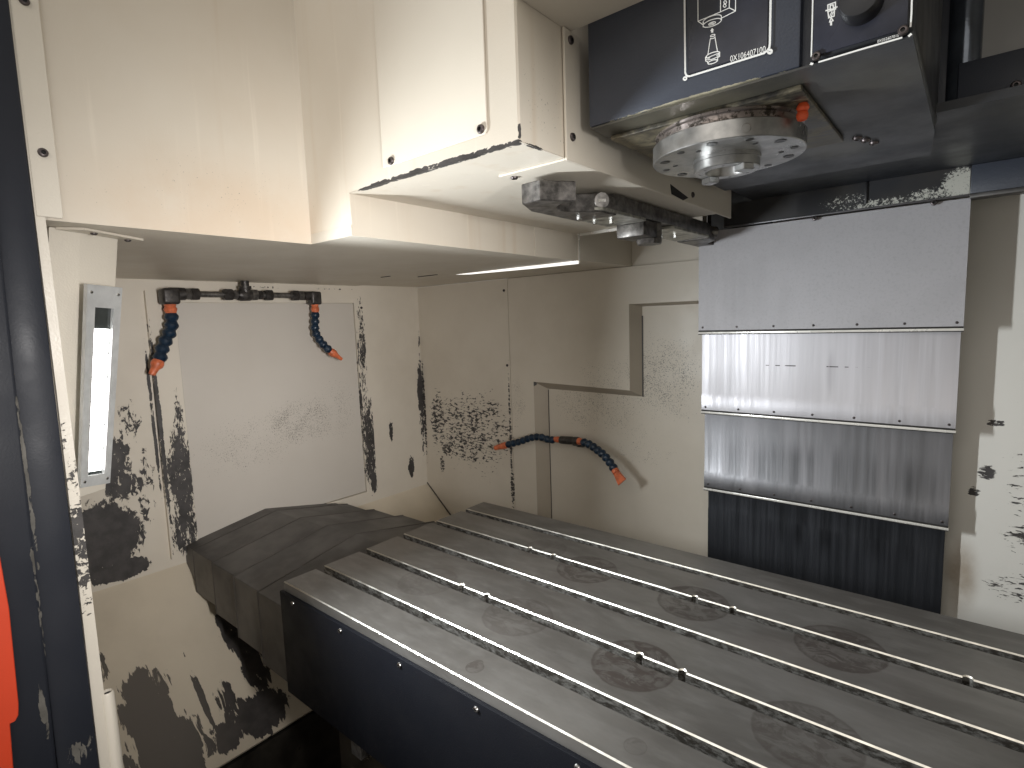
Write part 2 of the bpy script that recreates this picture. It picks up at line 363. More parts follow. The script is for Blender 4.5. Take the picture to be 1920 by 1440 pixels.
# worn black sheet above the cover: rubbed to bright metal along its lower right edge
t = NT('worn_black_sheet')
wn = t.noise(330, (0.8, 1, 0.8), 6, 0.72, 0.3)
wm = t.blobs([(0.94, 0.82, 0.685, 0.035, 0.2, 0.035, 0.95), (0.84, 0.82, 0.668, 0.13, 0.2, 0.014, 0.62), (0.90, 0.82, 0.67, 0.06, 0.2, 0.02, 0.68), (0.76, 0.82, 0.682, 0.06, 0.2, 0.018, 0.5)])
k = t.ramp(t.math('ADD', wn, t.math('MULTIPLY', wm, 0.44)), 0.74, 0.84)
c = t.mix(t.ramp(t.noise(7, (1, 1, 1), 4), 0.35, 0.7), (0.018, 0.019, 0.023), (0.040, 0.037, 0.034))
M['worn_sheet'] = t.done(t.mix(k, c, (0.62, 0.62, 0.56)), t.ramp(k, 0, 1, 0.42, 0.5), t.math('MULTIPLY', k, 0.5), t.bump(k, 0.2, 0.0006))

# ------------------------------------------------------------------ mesh helpers
class MB:
    """collects shapes in world coordinates; build() links them as ONE mesh object"""
    def __init__(self):
        self.bm = bmesh.new()
        self.mi = 0

    def _merge(self, b):
        vm = {}
        for v in b.verts:
            vm[v] = self.bm.verts.new(v.co)
        for f in b.faces:
            try:
                nf = self.bm.faces.new([vm[v] for v in f.verts])
                nf.material_index = self.mi if f.material_index == 0 else f.material_index
            except ValueError:
                pass
        b.free()

    def poly(self, pts, mi=None):
        f = self.bm.faces.new([self.bm.verts.new(p) for p in pts])
        f.material_index = self.mi if mi is None else mi
        return f

    def box(self, x0, x1, y0, y1, z0, z1, bevel=0.0, seg=2):
        b = bmesh.new()
        bmesh.ops.create_cube(b, size=1.0, matrix=Matrix.Translation(((x0 + x1) / 2, (y0 + y1) / 2, (z0 + z1) / 2)) @
                              Matrix.Diagonal((abs(x1 - x0), abs(y1 - y0), abs(z1 - z0), 1)))
        if bevel:
            bmesh.ops.bevel(b, geom=list(b.edges), offset=bevel, segments=seg, profile=0.5, affect='EDGES')
        self._merge(b)

    def prism(self, pts, ext, bevel=0.0, seg=1):
        """planar polygon pushed along ext, closed"""
        b = bmesh.new()
        ext = Vector(ext)
        lo = [b.verts.new(p) for p in pts]
        hi = [b.verts.new(Vector(p) + ext) for p in pts]
        b.faces.new(lo)
        b.faces.new(hi[::-1])
        n = len(pts)
        for i in range(n):
            b.faces.new((lo[(i + 1) % n], lo[i], hi[i], hi[(i + 1) % n]))
        bmesh.ops.recalc_face_normals(b, faces=b.faces)
        if bevel:
            bmesh.ops.bevel(b, geom=list(b.edges), offset=bevel, segments=seg, profile=0.5, affect='EDGES')
        self._merge(b)

    def hull(self, pts, bevel=0.0):
        b = bmesh.new()
        for p in pts:
            b.verts.new(p)
        r = bmesh.ops.convex_hull(b, input=b.verts)
        bmesh.ops.dissolve_limit(b, angle_limit=0.02, verts=b.verts, edges=b.edges)
        bmesh.ops.recalc_face_normals(b, faces=b.faces)
        if bevel:
            bmesh.ops.bevel(b, geom=list(b.edges), offset=bevel, segments=2, profile=0.5, affect='EDGES')
        self._merge(b)

    def lathe(self, prof, org, axis=(0, 0, 1), seg=32, mis=None, cap=True):
        """prof: (radius, height) pairs along axis"""
        axis = Vector(axis).normalized()
        q = axis.to_track_quat('Z', 'Y').to_matrix()
        org = Vector(org)
        rings = []
        for r, h in prof:
            if r < 1e-6:
                rings.append([self.bm.verts.new(org + axis * h)])
            else:
                rings.append([self.bm.verts.new(org + q @ Vector((r * math.cos(2 * PI * i / seg), r * math.sin(2 * PI * i / seg), h))) for i in range(seg)])
        for k in range(len(rings) - 1):
            a, b = rings[k], rings[k + 1]
            for i in range(seg):
                j = (i + 1) % seg
                if len(a) == 1 and len(b) == 1:
                    continue
                vs = (a[0], b[j], b[i]) if len(a) == 1 else (a[i], a[j], b[0]) if len(b) == 1 else (a[i], a[j], b[j], b[i])
                f = self.bm.faces.new(vs)
                f.material_index = (mis[k] if mis else self.mi)
        if cap:
            for r in (rings[0][::-1], rings[-1]):
                if len(r) > 2:
                    self.bm.faces.new(r).material_index = self.mi

    def tube(self, pts, rad, seg=12):
        pts = [Vector(p) for p in pts]
        prev = None
        up = Vector((0, 0, 1))
        for i, p in enumerate(pts):
            d = (pts[min(i + 1, len(pts) - 1)] - pts[max(i - 1, 0)]).normalized()
            s = d.cross(up)
            if s.length < 1e-3:
                s = d.cross(Vector((1, 0, 0)))
            s.normalize()
            u = s.cross(d)
            ring = [self.bm.verts.new(p + (s * math.cos(2 * PI * k / seg) + u * math.sin(2 * PI * k / seg)) * rad) for k in range(seg)]
            if prev:
                for k in range(seg):
                    self.bm.faces.new((prev[k], prev[(k + 1) % seg], ring[(k + 1) % seg], ring[k])).material_index = self.mi
            else:
                self.bm.faces.new(ring).material_index = self.mi
            prev = ring
        self.bm.faces.new(prev[::-1]).material_index = self.mi

    def mesh(self, name, mats, shift=(0, 0, 0), smooth=True):
        me = bpy.data.meshes.new(name)
        bmesh.ops.recalc_face_normals(self.bm, faces=self.bm.faces)
        bmesh.ops.translate(self.bm, verts=self.bm.verts, vec=-Vector(shift))
        self.bm.to_mesh(me)
        self.bm.free()
        for m in (mats if isinstance(mats, (list, tuple)) else [mats]):
            me.materials.append(m)
        if smooth:
            me.polygons.foreach_set('use_smooth', [True] * len(me.polygons))
            me.set_sharp_from_angle(angle=math.radians(32))
        return me

    def build(self, name, mats, parent=None, loc=None, smooth=True):
        base = wloc(parent) if parent else Vector(loc or (0, 0, 0))
        o = bpy.data.objects.new(name, self.mesh(name, mats, base, smooth))
        col.objects.link(o)
        if parent:
            o.parent = parent
        else:
            o.location = base
        return o


def wloc(o):
    v = Vector((0, 0, 0))
    while o:
        v += o.location
        o = o.parent
    return v


def thing(name, label, cat, loc=(0, 0, 0), group=None):
    o = bpy.data.objects.new(name, None)
    o.empty_display_size = 0.02
    col.objects.link(o)
    o.location = loc
    o['label'], o['category'] = label, cat
    if group:
        o['group'] = group
    return o


def struct(name, mb, m, label=None):
    o = mb.build(name, m)
    o['kind'] = 'structure'
    if label:
        o['label'] = label
    return o


SCREWS = {}


def screw(parent, p, axis, r=0.006, kind='dark', h=None, name='screw'):
    """button-head socket screw; alike screws share one mesh"""
    key = (round(r, 4), kind)
    if key not in SCREWS:
        mb = MB()
        h_ = r * 0.62 if h is None else h
        mb.lathe([(r, 0), (r, h_ * 0.35), (r * 0.86, h_ * 0.8), (r * 0.62, h_), (r * 0.46, h_)], (0, 0, 0), (0, 0, 1), 16, cap=False)
        mb.mi = 1
        mb.lathe([(r * 0.46, h_), (r * 0.42, h_ * 0.35), (0, h_ * 0.3)], (0, 0, 0), (0, 0, 1), 16, cap=False)
        SCREWS[key] = mb.mesh('screw', [M['screw_dark'] if kind == 'dark' else M['screw_steel'], M['screw_hole']])
    o = bpy.data.objects.new(name, SCREWS[key])
    col.objects.link(o)
    o.parent = parent
    o.location = Vector(p) - wloc(parent)
    o.rotation_euler = Vector(axis).to_track_quat('Z', 'Y').to_euler()
    return o


def text_mesh(name, body, p0, p1, height, m, parent, y):
    """flat printed number on a plate facing the front, baseline from p0 to p1 (x,z)"""
    cu = bpy.data.curves.new(name, 'FONT')
    cu.body = body
    cu.size = 1.0
    cu.extrude = 0.0
    tmp = bpy.data.objects.new(name, cu)
    col.objects.link(tmp)
    dg = bpy.context.evaluated_depsgraph_get()
    me = bpy.data.meshes.new_from_object(tmp.evaluated_get(dg))
    bpy.data.objects.remove(tmp)
    xs = [v.co.x for v in me.vertices]
    ys = [v.co.y for v in me.vertices]
    x0, x1, y1 = min(xs), max(xs), max(ys)
    L = math.hypot(p1[0] - p0[0], p1[1] - p0[1])
    ux = ((p1[0] - p0[0]) / L, (p1[1] - p0[1]) / L)
    base = wloc(parent)
    for v in me.vertices:
        a = (v.co.x - x0) / (x1 - x0) * L
        b = v.co.y / y1 * height
        v.co = Vector((p0[0] + ux[0] * a, y, p0[1] + ux[1] * a + b)) - base
    me.name = name
    me.materials.clear()
    me.materials.append(m)
    o = bpy.data.objects.new(name, me)
    col.objects.link(o)
    o.parent = parent
    return o


def print_lines(name, lines, parent, y, extra=()):
    """white printed lines: thin strips lying on a plate facing the front"""
    mb = MB()
    k = 0
    for w, pts in lines:
        for (xa, za), (xb, zb) in zip(pts, pts[1:]):
            L = math.hypot(xb - xa, zb - za)
            if L < 1e-5:
                continue
            dx, dz = (xb - xa) / L, (zb - za) / L
            e = w * 0.35
            nx, nz = -dz * w / 2, dx * w / 2
            yy = y - 0.00002 * (k % 5)
            k += 1
            mb.poly([(xa - dx * e + nx, yy, za - dz * e + nz), (xb + dx * e + nx, yy, zb + dz * e + nz),
                     (xb + dx * e - nx, yy, zb + dz * e - nz), (xa - dx * e - nx, yy, za - dz * e - nz)])
    for pts in extra:
        mb.poly([(x, y - 0.0001, z) for x, z in pts])
    return mb.build(name, M['white_print'], parent, smooth=False)

# ================================================================== the setting: enclosure walls, floor, ceiling
mb = MB()
mb.box(-0.67, -0.65, -0.31, 0.925, -0.70, 0.619)
left_wall = struct('left_wall', mb, M['left_wall'], 'chipped cream sheet-metal wall behind the window panel')
mb = MB()                                            # raised moulding round the window panel
FO = [(0.018, -0.130), (0.681, -0.136), (0.681, 0.579), (0.022, 0.575)]
FI = [(0.086, -0.104), (0.637, -0.108), (0.634, 0.546), (0.086, 0.546)]
for i in range(4):
    j = (i + 1) % 4
    a, b, c, d = FO[i], FO[j], FI[j], FI[i]
    mb.prism([(-0.652, *a), (-0.652, *b), (-0.652, *c), (-0.652, *d)], (0.014, 0, 0))
wf = mb.build('window_frame', M['window_frame'], left_wall)
mb = MB()
mb.prism([(-0.649, 0.088, -0.102), (-0.649, 0.635, -0.106), (-0.649, 0.632, 0.544), (-0.649, 0.088, 0.544)], (0.006, 0, 0))
mb.build('window_panel', M['window_panel'], left_wall)
for p in [(-0.638, 0.062, 0.531), (-0.638, 0.662, 0.53)]:
    screw(left_wall, p, (1, 0, 0), 0.0045)

back_wall = None
mb = MB()
mb.box(-0.65, -0.208, 0.925, 0.96, -0.70, 0.605)
back_wall = struct('back_wall', mb, M['back_wall'], 'cream back wall with chipped paint left of the column cover')
mb = MB()                                            # proud part with a stepped edge, bevelled down to the recess
P = [(0.432, 0.503), (0.231, 0.503), (0.231, 0.262), (-0.110, 0.272), (-0.110, -0.70)]
Q = [(0.432, 0.495), (0.259, 0.495), (0.259, 0.243), (-0.072, 0.249), (-0.072, -0.70)]
front = [(-0.2045, 0.605), (0.432, 0.605)] + P + [(-0.2045, -0.70)]
mb.poly([(x, 0.9235, z) for x, z in front])
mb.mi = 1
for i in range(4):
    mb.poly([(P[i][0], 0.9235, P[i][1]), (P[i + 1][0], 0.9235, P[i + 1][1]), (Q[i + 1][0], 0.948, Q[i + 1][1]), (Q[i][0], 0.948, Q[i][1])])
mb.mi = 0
mb.poly([(-0.2045, 0.9235, 0.605), (-0.2045, 0.9235, -0.70), (-0.2045, 0.95, -0.70), (-0.2045, 0.95, 0.605)])
mb.poly([(-0.2045, 0.9235, 0.605), (0.432, 0.9235, 0.605), (0.432, 0.95, 0.605), (-0.2045, 0.95, 0.605)])
mb.poly([(0.432, 0.9235, 0.605), (0.432, 0.9235, 0.503), (0.432, 0.95, 0.503), (0.432, 0.95, 0.605)])
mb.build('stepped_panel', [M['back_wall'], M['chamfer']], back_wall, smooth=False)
mb = MB()
mb.box(0.2575, 0.2612, 0.9462, 0.9479, 0.243, 0.470)
mb.box(-0.0705, -0.0685, 0.9462, 0.9479, -0.20, 0.246)
mb.prism([(-0.655, 0.9225, -0.146), (-0.650, 0.9225, -0.146), (-0.505, 0.9225, -0.270), (-0.512, 0.9225, -0.270)], (0, 0.002, 0))
mb.build('seam_sealant', M['seam2'], back_wall)
mb = MB()
mb.box(-0.085, 0.462, 0.948, 0.965, -0.70, 0.4945)
mb.build('recessed_panel', M['back_wall'], back_wall)
mb = MB()
mb.box(-0.21, 0.432, 0.934, 0.965, 0.6055, 0.86)
mb.build('upper_panel', M['cream'], back_wall)
mb = MB()
mb.box(0.432, 0.60, 0.966, 0.99, -0.70, 0.86)
mb.build('cover_recess', M['seam'], back_wall)
mb = MB()
mb.box(0.60, 1.97, 0.925, 0.96, -0.70, 0.86)
mb.build('right_panel', M['right_wall'], back_wall)
for p in [(-0.222, 0.9245, 0.568), (-0.219, 0.9245, 0.322)]:
    screw(back_wall, p, (0, -1, 0), 0.0045)

mb = MB()
mb.prism([(-0.652, -0.31, -0.152), (-0.652, 0.926, -0.152), (-0.262, 0.926, -0.482), (-0.262, -0.31, -0.482)], (-0.006, 0, -0.008))
struct('chute_slope', mb, M['slope'], 'worn sloping chute sheet under the left wall')
mb = MB()
mb.box(-0.9, 1.97, -0.45, 0.96, -0.72, -0.70)
mb.box(-0.278, -0.270, -0.31, 0.925, -0.70, -0.50)
struct('trough_floor', mb, M['trough'], 'dark oily chip trough under the table')
mb = MB()
mb.box(-0.66, 0.118, -0.345, -0.312, -0.70, 1.06)
struct('front_wall_left', mb, M['cream'])
mb = MB()
mb.box(1.28, 1.97, -0.345, -0.312, -0.70, 1.06)
struct('front_wall_right', mb, M['cream'])
mb = MB()
mb.box(1.95, 1.97, -0.31, 0.925, -0.70, 0.86)
struct('right_wall', mb, M['cream'])
mb = MB()
mb.box(0.20, 1.30, -0.345, -0.315, -0.70, -0.30)
struct('front_sill', mb, M['jamb_dark'])

# ceiling of the left bay with the lip of its rear sheet
mb = MB()
mb.box(-0.6498, 0.1215, -0.312, 0.0335, 0.604, 0.62)
mb.box(-0.6498, 0.2365, 0.0335, 0.6545, 0.604, 0.62)
ceiling = struct('ceiling', mb, M['cream'], 'cream ceiling sheet over the left bay')
mb = MB()
mb.box(-0.6498, 0.2365, 0.664, 0.935, 0.6065, 0.62)
mb.build('rear_sheet', M['cream'], ceiling)
mb = MB()
mb.prism([(-0.175, 0.6548, 0.6045), (0.2372, 0.6548, 0.6045), (0.2372, 0.6548, 0.5975), (0.10, 0.6548, 0.5978), (-0.12, 0.6548, 0.601)], (0, 0.008, 0))
mb.build('glow_strip', M['lip_glow'], ceiling)  # no lamp here: strip added to glow as the lip's bright line
mb = MB()
for x0, x1, z0 in [(-0.33, -0.29, 0.6035), (-0.27, -0.19, 0.6035)]:
    mb.box(x0, x1, 0.515 if x0 < -0.3 else 0.60, 0.519 if x0 < -0.3 else 0.604, z0 - 0.001, z0 + 0.002)
mb.build('ceiling_slot', M['seam'], ceiling)
mb = MB()
mb.box(0.4, 1.97, 0.665, 0.965, 0.86, 0.88)
mb.box(0.55, 1.97, 0.10, 0.63, 1.06, 1.08)
mb.box(0.237, 0.6, 0.655, 0.965, 0.845, 0.86)
struct('roof', mb, M['cream'])

# ================================================================== upper housing over the tool changer
hous = thing('machine_housing', 'cream painted sheet-metal housing hanging over the left of the table', 'machine housing', (0.35, 0.034, 0.604))
mb = MB()
mb.poly([(0.123, -0.306, 0.604), (0.123, 0.034, 0.604), (0.123, 0.034, 1.06), (0.123, -0.306, 1.06)])
mb.poly([(0.123, 0.034, 0.604), (0.237, 0.034, 0.604), (0.237, 0.034, 0.666), (0.566, 0.034, 0.666), (0.566, 0.034, 1.06), (0.123, 0.034, 1.06)])
mb.poly([(0.566, 0.034, 0.666), (0.566, 0.655, 0.666), (0.566, 0.655, 1.06), (0.566, 0.034, 1.06)])
mb.poly([(0.237, 0.034, 0.604), (0.237, 0.49, 0.604), (0.237, 0.49, 0.666), (0.237, 0.034, 0.666)])
mb.poly([(0.237, 0.034, 0.666), (0.566, 0.034, 0.666), (0.566, 0.655, 0.666), (0.237, 0.655, 0.666)])
mb.poly([(0.237, 0.655, 0.666), (0.566, 0.655, 0.666), (0.566, 0.655, 1.06), (0.237, 0.655, 1.06)])
bmesh.ops.remove_doubles(mb.bm, verts=mb.bm.verts, dist=0.0005)
eds = [e for e in mb.bm.edges if len(e.link_faces) == 2]
bmesh.ops.bevel(mb.bm, geom=eds, offset=0.0022, segments=2, profile=0.5, affect='EDGES')
mb.build('housing_shell', M['cream_top'], hous)
mb = MB()
mb.box(0.232, 0.2378, 0.4915, 0.6635, 0.6045, 0.6658)
mb.box(0.232, 0.2362, 0.6636, 0.934, 0.6068, 0.84)
mb.build('side_extension', M['cream'], hous)
mb = MB()
mb.box(0.234, 0.2405, 0.6600, 0.6640, 0.599, 0.667)
mb.box(0.246, 0.475, 0.6555, 0.6605, 0.6605, 0.6685)
mb.build('sheet_lip', M['lip'], hous)
mb = MB()
mb.prism([(0.323, 0.0338, 0.6855), (0.516, 0.0338, 0.6865), (0.5195, 0.0338, 0.690), (0.5215, 0.0338, 1.05), (0.323, 0.0338, 1.05)], (0, -0.0022, 0), 0.0007)
cp = mb.build('cover_plate', M['cream'], hous)
for p in [(0.3425, 0.0316, 0.691), (0.5105, 0.0316, 0.693)]:
    screw(cp, p, (0, -1, 0), 0.0055)
# guard plate on the right face, wrapping under the housing
mb = MB()
mb.prism([(0.5675, 0.121, 0.6632), (0.5675, 0.727, 0.6632), (0.5675, 0.727, 0.80), (0.5675, 0.121, 0.819)], (0.0035, 0, 0), 0.0007)
mb.box(0.459, 0.5674, 0.121, 0.650, 0.6632, 0.6655)
gp = mb.build('guard_plate', M['cream'], hous)
for p in [(0.571, 0.134, 0.807), (0.571, 0.134, 0.693), (0.571, 0.52, 0.680)]:
    screw(gp, p, (1, 0, 0), 0.0052)
screw(gp, (0.474, 0.136, 0.6632), (0, 0, -1), 0.0052)
mb = MB()
mb.prism([(0.5712, 0.425, 0.683), (0.5712, 0.500, 0.672), (0.5712, 0.478, 0.6645), (0.5712, 0.430, 0.668)], (0.0008, 0, 0))
mb.build('notch', M['seam'], gp)
mb = MB()
mb.box(0.5668, 1.6, -0.0, 0.139, 0.8195, 0.826)
mb.build('top_sheet', M['cream'], hous)

# ================================================================== door jamb, orange door edge
jamb = thing('door_jamb', 'navy and cream door post at the left edge of the opening', 'door post', (0.11, -0.33, -0.3))
mb = MB()
mb.prism([(0.125, -0.3165, 1.06), (0.125, -0.3085, 1.06), (0.125, -0.3085, 0.3), (0.125, -0.3095, -0.02), (0.125, -0.3105, -0.40), (0.125, -0.326, -0.40), (0.125, -0.3225, 0.0), (0.125, -0.3185, 0.4)], (-0.006, 0, 0))
mb.build('jamb_edge', M['jamb_cream'], jamb)
mb = MB()
mb.prism([(0.1235, -0.3165, 0.607), (0.1235, -0.293, 0.6065), (0.1235, -0.2915, 0.609), (0.1235, -0.289, 1.05), (0.1235, -0.3145, 1.05)], (0.0028, 0, 0), 0.0006)
fl = mb.build('jamb_flange', M['jamb_cream'], jamb)
for p in [(0.1263, -0.3035, 0.680), (0.1263, -0.3035, 0.845)]:
    screw(fl, p, (1, 0, 0), 0.0052)
mb = MB()
mb.prism([(0.1, -0.3155, 1.06), (0.127, -0.3155, 1.06), (0.129, -0.318, 1.06), (0.129, -0.338, 1.06), (0.133, -0.342, 1.06), (0.133, -0.42, 1.06), (0.10, -0.42, 1.06)], (0, 0, -0.02))
mb.hull([(0.1, -0.3155, 1.04), (0.1275, -0.3155, 1.04), (0.1275, -0.327, -0.45), (0.1, -0.327, -0.45), (0.1, -0.348, 1.04), (0.1275, -0.348, 1.04), (0.1275, -0.370, -0.45), (0.1, -0.370, -0.45)], 0.002)
mb.hull([(0.1, -0.340, 1.04), (0.1315, -0.342, 1.04), (0.1315, -0.3735, -0.45), (0.1, -0.373, -0.45), (0.1, -0.50, 1.04), (0.1315, -0.50, 1.04), (0.1315, -0.52, -0.45), (0.1, -0.52, -0.45)], 0.003)
mb.build('jamb_post', M['jamb_dark'], jamb)
mb = MB()
mb.lathe([(0.0075, -0.45), (0.0075, 0.003), (0.006, 0.006), (0.0045, 0.004), (0.0042, -0.01), (0, -0.012)], (0.1215, -0.3055, 0.0), (0, 0, 1), 24)
tube = mb.build('rolled_edge', M['jamb_cream'], jamb)
mb = MB()
mb.lathe([(0.0041, 0.0), (0.0, 0.0005)], (0.1215, -0.3055, 0.0032), (0, 0, 1), 16)
mb.build('tube_hole', M['seam'], tube)

door = thing('orange_door', 'bright orange painted door edge at the lower left', 'door', (0.134, -0.45, 0.0))
mb = MB()
mb.prism([(0.132, -0.412, 0.40), (0.132, -0.3895, 0.25), (0.132, -0.3875, 0.16), (0.132, -0.391, 0.045), (0.132, -0.3925, 0.032), (0.132, -0.396, 0.0265), (0.132, -0.4005, 0.0265), (0.132, -0.411, -0.2), (0.132, -0.55, -0.2), (0.132, -0.55, 0.40)], (0.004, 0, 0), 0.0008)
mb.build('door_skin', M['orange_paint'], door)
mb = MB()
mb.box(0.110, 0.1318, -0.55, -0.40, -0.20, 0.40)
mb.build('door_core', M['jamb_dark'], door)

# ================================================================== corner post with the LED work light
post = thing('corner_post', 'cream sheet-metal corner post behind the lit lamp', 'post', (0.03, -0.27, 0.604))
S = Vector((-0.060, -0.035, -0.366))
a, b, c, d, e = [Vector((x, y, 0.6035)) for x, y in [(0.079, -0.297), (0.064, -0.262), (0.034, -0.212), (-0.03, -0.212), (-0.03, -0.30)]]
mb = MB()
mb.hull([a, b, c, d, e, a + S, b + S, c + S, d + S, e + S], 0.0018)
mb.build('post_shell', M['jamb_cream'], post)
mb = MB()
mb.prism([(0.094, -0.264, 0.6005), (0.040, -0.183, 0.6005), (0.028, -0.188, 0.6005), (0.034, -0.2118, 0.6005), (0.064, -0.262, 0.6005), (0.078, -0.290, 0.6005)], (0, 0, 0.003))
fl = mb.build('mounting_flange', M['cream'], post)
screw(fl, (0.0735, -0.250, 0.6005), (0, 0, -1), 0.0042)
screw(fl, (0.0365, -0.2015, 0.6005), (0, 0, -1), 0.0042)

lamp = thing('work_light', 'lit white LED work light in an aluminium frame', 'lamp', (0.04, -0.255, 0.40))
UL, UR, LR, LL = [Vector(v) for v in [(0.076, -0.265, 0.534), (0.049, -0.219, 0.532), (0.004, -0.249, 0.252), (0.029, -0.289, 0.259)]]
NL = (UR - UL).cross(LL - UL).normalized()
if NL.x < 0:
    NL = -NL


def lp(u, v, h=0.0):
    return (UL * (1 - u) + UR * u) * (1 - v) + (LL * (1 - u) + LR * u) * v + NL * h


mb = MB()
u0, u1, v0, v1 = 0.235, 0.78, 0.105, 0.945
for q in ([(0, 0), (1, 0), (1, v0), (0, v0)], [(0, v1), (1, v1), (1, 1), (0, 1)], [(0, v0), (u0, v0), (u0, v1), (0, v1)], [(u1, v0), (1, v0), (1, v1), (u1, v1)]):
    mb.prism([lp(u, v, -0.004) for u, v in q], NL * 0.0055)
bmesh.ops.remove_doubles(mb.bm, verts=mb.bm.verts, dist=0.00005)
fr = mb.build('lamp_frame', M['lamp_frame'], lamp, smooth=False)
for u, v in [(0.11, 0.035), (0.88, 0.035), (0.12, 0.972), (0.88, 0.972)]:
    screw(fr, lp(u, v, 0.0015), NL, 0.0022, 'steel')
mb = MB()
mb.prism([lp(u, v, -0.0042) for u, v in [(u0, v0), (u1, v0), (u1, v1), (u0, v1)]], NL * 0.0012)
mb.build('lamp_tray', M['lamp_dark'], lamp)
va, vb = 0.205, 0.93
for k in range(6):
    w0 = va + (vb - va) * k / 6 + 0.0035
    w1 = va + (vb - va) * (k + 1) / 6 - 0.0035
    mb = MB()
    mb.prism([lp(u, v, -0.0029) for u, v in [(u0 + 0.02, w0), (u1 - 0.05, w0), (u1 - 0.05, w1), (u0 + 0.02, w1)]], NL * 0.0014)
    mb.build('led_pane', M['led'], lamp)

lc = lp(0.5, 0.57, 0.004)
ld_o = area_light('led_light', lc, lc + Vector((0.93, 0.36, -0.16)), 0.026, 0.20, LED_POWER, (0.91, 0.965, 1.0), 130)
ld_o.parent = None

# ================================================================== telescopic cover left of the table
tc = thing('way_cover', 'dark grey telescopic steel cover between left wall and table', 'machine cover', (-0.33, 0.28, -0.2))
XS = [-0.649, -0.560, -0.424, -0.292, -0.163, -0.004]
for k in range(5):
    g = 0.0062 * k
    prof = [(0.055 - g, -0.205 - 0.012 * k), (0.055 - g, -0.103 + g * 0.6), (0.279, -0.066 + g), (0.511 + g, -0.113 + g), (0.511 + g, -0.205 - 0.012 * k)]
    mb = MB()
    x0 = XS[k] - (0.02 if k else 0)
    mb.prism([(x0, y, z) for y, z in prof], (XS[k + 1] - x0, 0, 0), 0.0012)
    sec = mb.build('cover_section', M['cover_dark'], tc)
    if k:
        g2 = g + 0.0009
        prof = [(0.055 - g2, -0.205 - 0.012 * k), (0.055 - g2, -0.103 + g2 * 0.6), (0.279, -0.066 + g2), (0.511 + g2, -0.113 + g2), (0.511 + g2, -0.205 - 0.012 * k)]
        mb = MB()
        mb.prism([(x0 - 0.0005, y, z) for y, z in prof], (0.0035, 0, 0))
        mb.build('section_wiper', M['seam2'], sec)

# ================================================================== machine table
tab = thing('machine_table', 'grey steel machine table with five T-slots and navy front', 'machine table', (0.65, 0.275, -0.2))
XL, XR = 0.0, 1.45
EDG = [0.0, 0.066, 0.084, 0.166, 0.184, 0.266, 0.284, 0.366, 0.384, 0.466, 0.484, 0.55]
NOTCH = [0.283, 0.343, 0.631, 0.693, 0.983, 1.043]
CH, CY = 0.0019, 0.0015
for k in range(6):
    y0, y1 = EDG[2 * k], EDG[2 * k + 1]
    fr_ = [(XL, y0)]
    if k in (2, 4):
        for nx in NOTCH:
            for i in range(9):
                an = PI - PI * i / 8
                fr_.append((nx + 0.0055 * math.cos(an), y0 + 0.0055 * math.sin(an)))
    fr_.append((XR, y0))
    n = len(fr_)
    mb = MB()
    bot = [mb.bm.verts.new((x, y, -0.033)) for x, y in fr_]
    mid = [mb.bm.verts.new((x, y, -CH)) for x, y in fr_]
    top = [mb.bm.verts.new((x + (CH if i == 0 else 0), y + CY, 0)) for i, (x, y) in enumerate(fr_)]
    rb = [mb.bm.verts.new(p) for p in ((XL, y1, -0.033), (XR, y1, -0.033))]
    rm = [mb.bm.verts.new(p) for p in ((XL, y1, -0.001), (XR, y1, -0.001))]
    rt = [mb.bm.verts.new(p) for p in ((XL + CH, y1 - 0.001, 0), (XR, y1 - 0.001, 0))]
    F = mb.bm.faces.new
    for i in range(n - 1):
        F((bot[i], bot[i + 1], mid[i + 1], mid[i])).material_index = 1 if k else 0
        F((mid[i], mid[i + 1], top[i + 1], top[i])).material_index = 2
    F(top + [rt[1], rt[0]]).material_index = 0
    F((rt[0], rt[1], rm[1], rm[0])).material_index = 0
    F((rm[0], rm[1], rb[1], rb[0])).material_index = 1
    F((bot[0], mid[0], rm[0], rb[0])).material_index = 0
    F((mid[0], top[0], rt[0], rm[0])).material_index = 0
    mb.build('table_land', [M['table'], M['slot_wall'], M['slot_edge']], tab, smooth=False)
for k in range(5):
    mb = MB()
    mb.box(XL + 0.001, XR, EDG[2 * k + 1] + 0.0003, EDG[2 * k + 2] - 0.0003, -0.034, -0.027)
    mb.build('slot_floor', M['slot_floor'], tab)
mb = MB()
mb.box(XL + 0.002, XR, 0.002, 0.548, -0.16, -0.0345)
mb.box(XL + 0.05, XR, 0.06, 0.50, -0.70, -0.16)
mb.build('table_body', M['trough'], tab)
mb = MB()
mb.box(-0.004, XR, -0.0075, -0.0005, -0.218, -0.0165, 0.0012)
mb.box(-0.004, 0.003, -0.0004, 0.05, -0.218, -0.04)
fc = mb.build('front_cover', M['navy_table'], tab)
for x in (0.043, 0.193, 0.345, 0.499, 0.653):
    screw(fc, (x, -0.0075, -0.0265), (0, -1, 0), 0.0042, 'steel')

clip = thing('cable_clip', 'small steel bracket with bolt under the table front', 'bracket', (0.19, 0.01, -0.235))
mb = MB()
mb.box(0.178, 0.206, 0.006, 0.030, -0.262, -0.2185, 0.001)
mb.build('bracket_plate', M['pipe_steel'], clip)
screw(clip, (0.184, 0.006, -0.230), (0, -1, 0), 0.0042, 'steel', name='bolt')
screw(clip, (0.198, 0.006, -0.232), (0, -1, 0), 0.0030, 'steel', name='bolt')
cond = thing('conduit', 'thin tan pipe lying in the dark chip trough', 'pipe', (0.2, 0.0, -0.5))
mb = MB()
mb.tube([(-0.05, 0.05, -0.50), (0.1, 0.045, -0.50), (0.4, 0.035, -0.50)], 0.006)
mb.build('conduit_tube', simple('tan_plastic', (0.35, 0.27, 0.17), 0.5), cond)

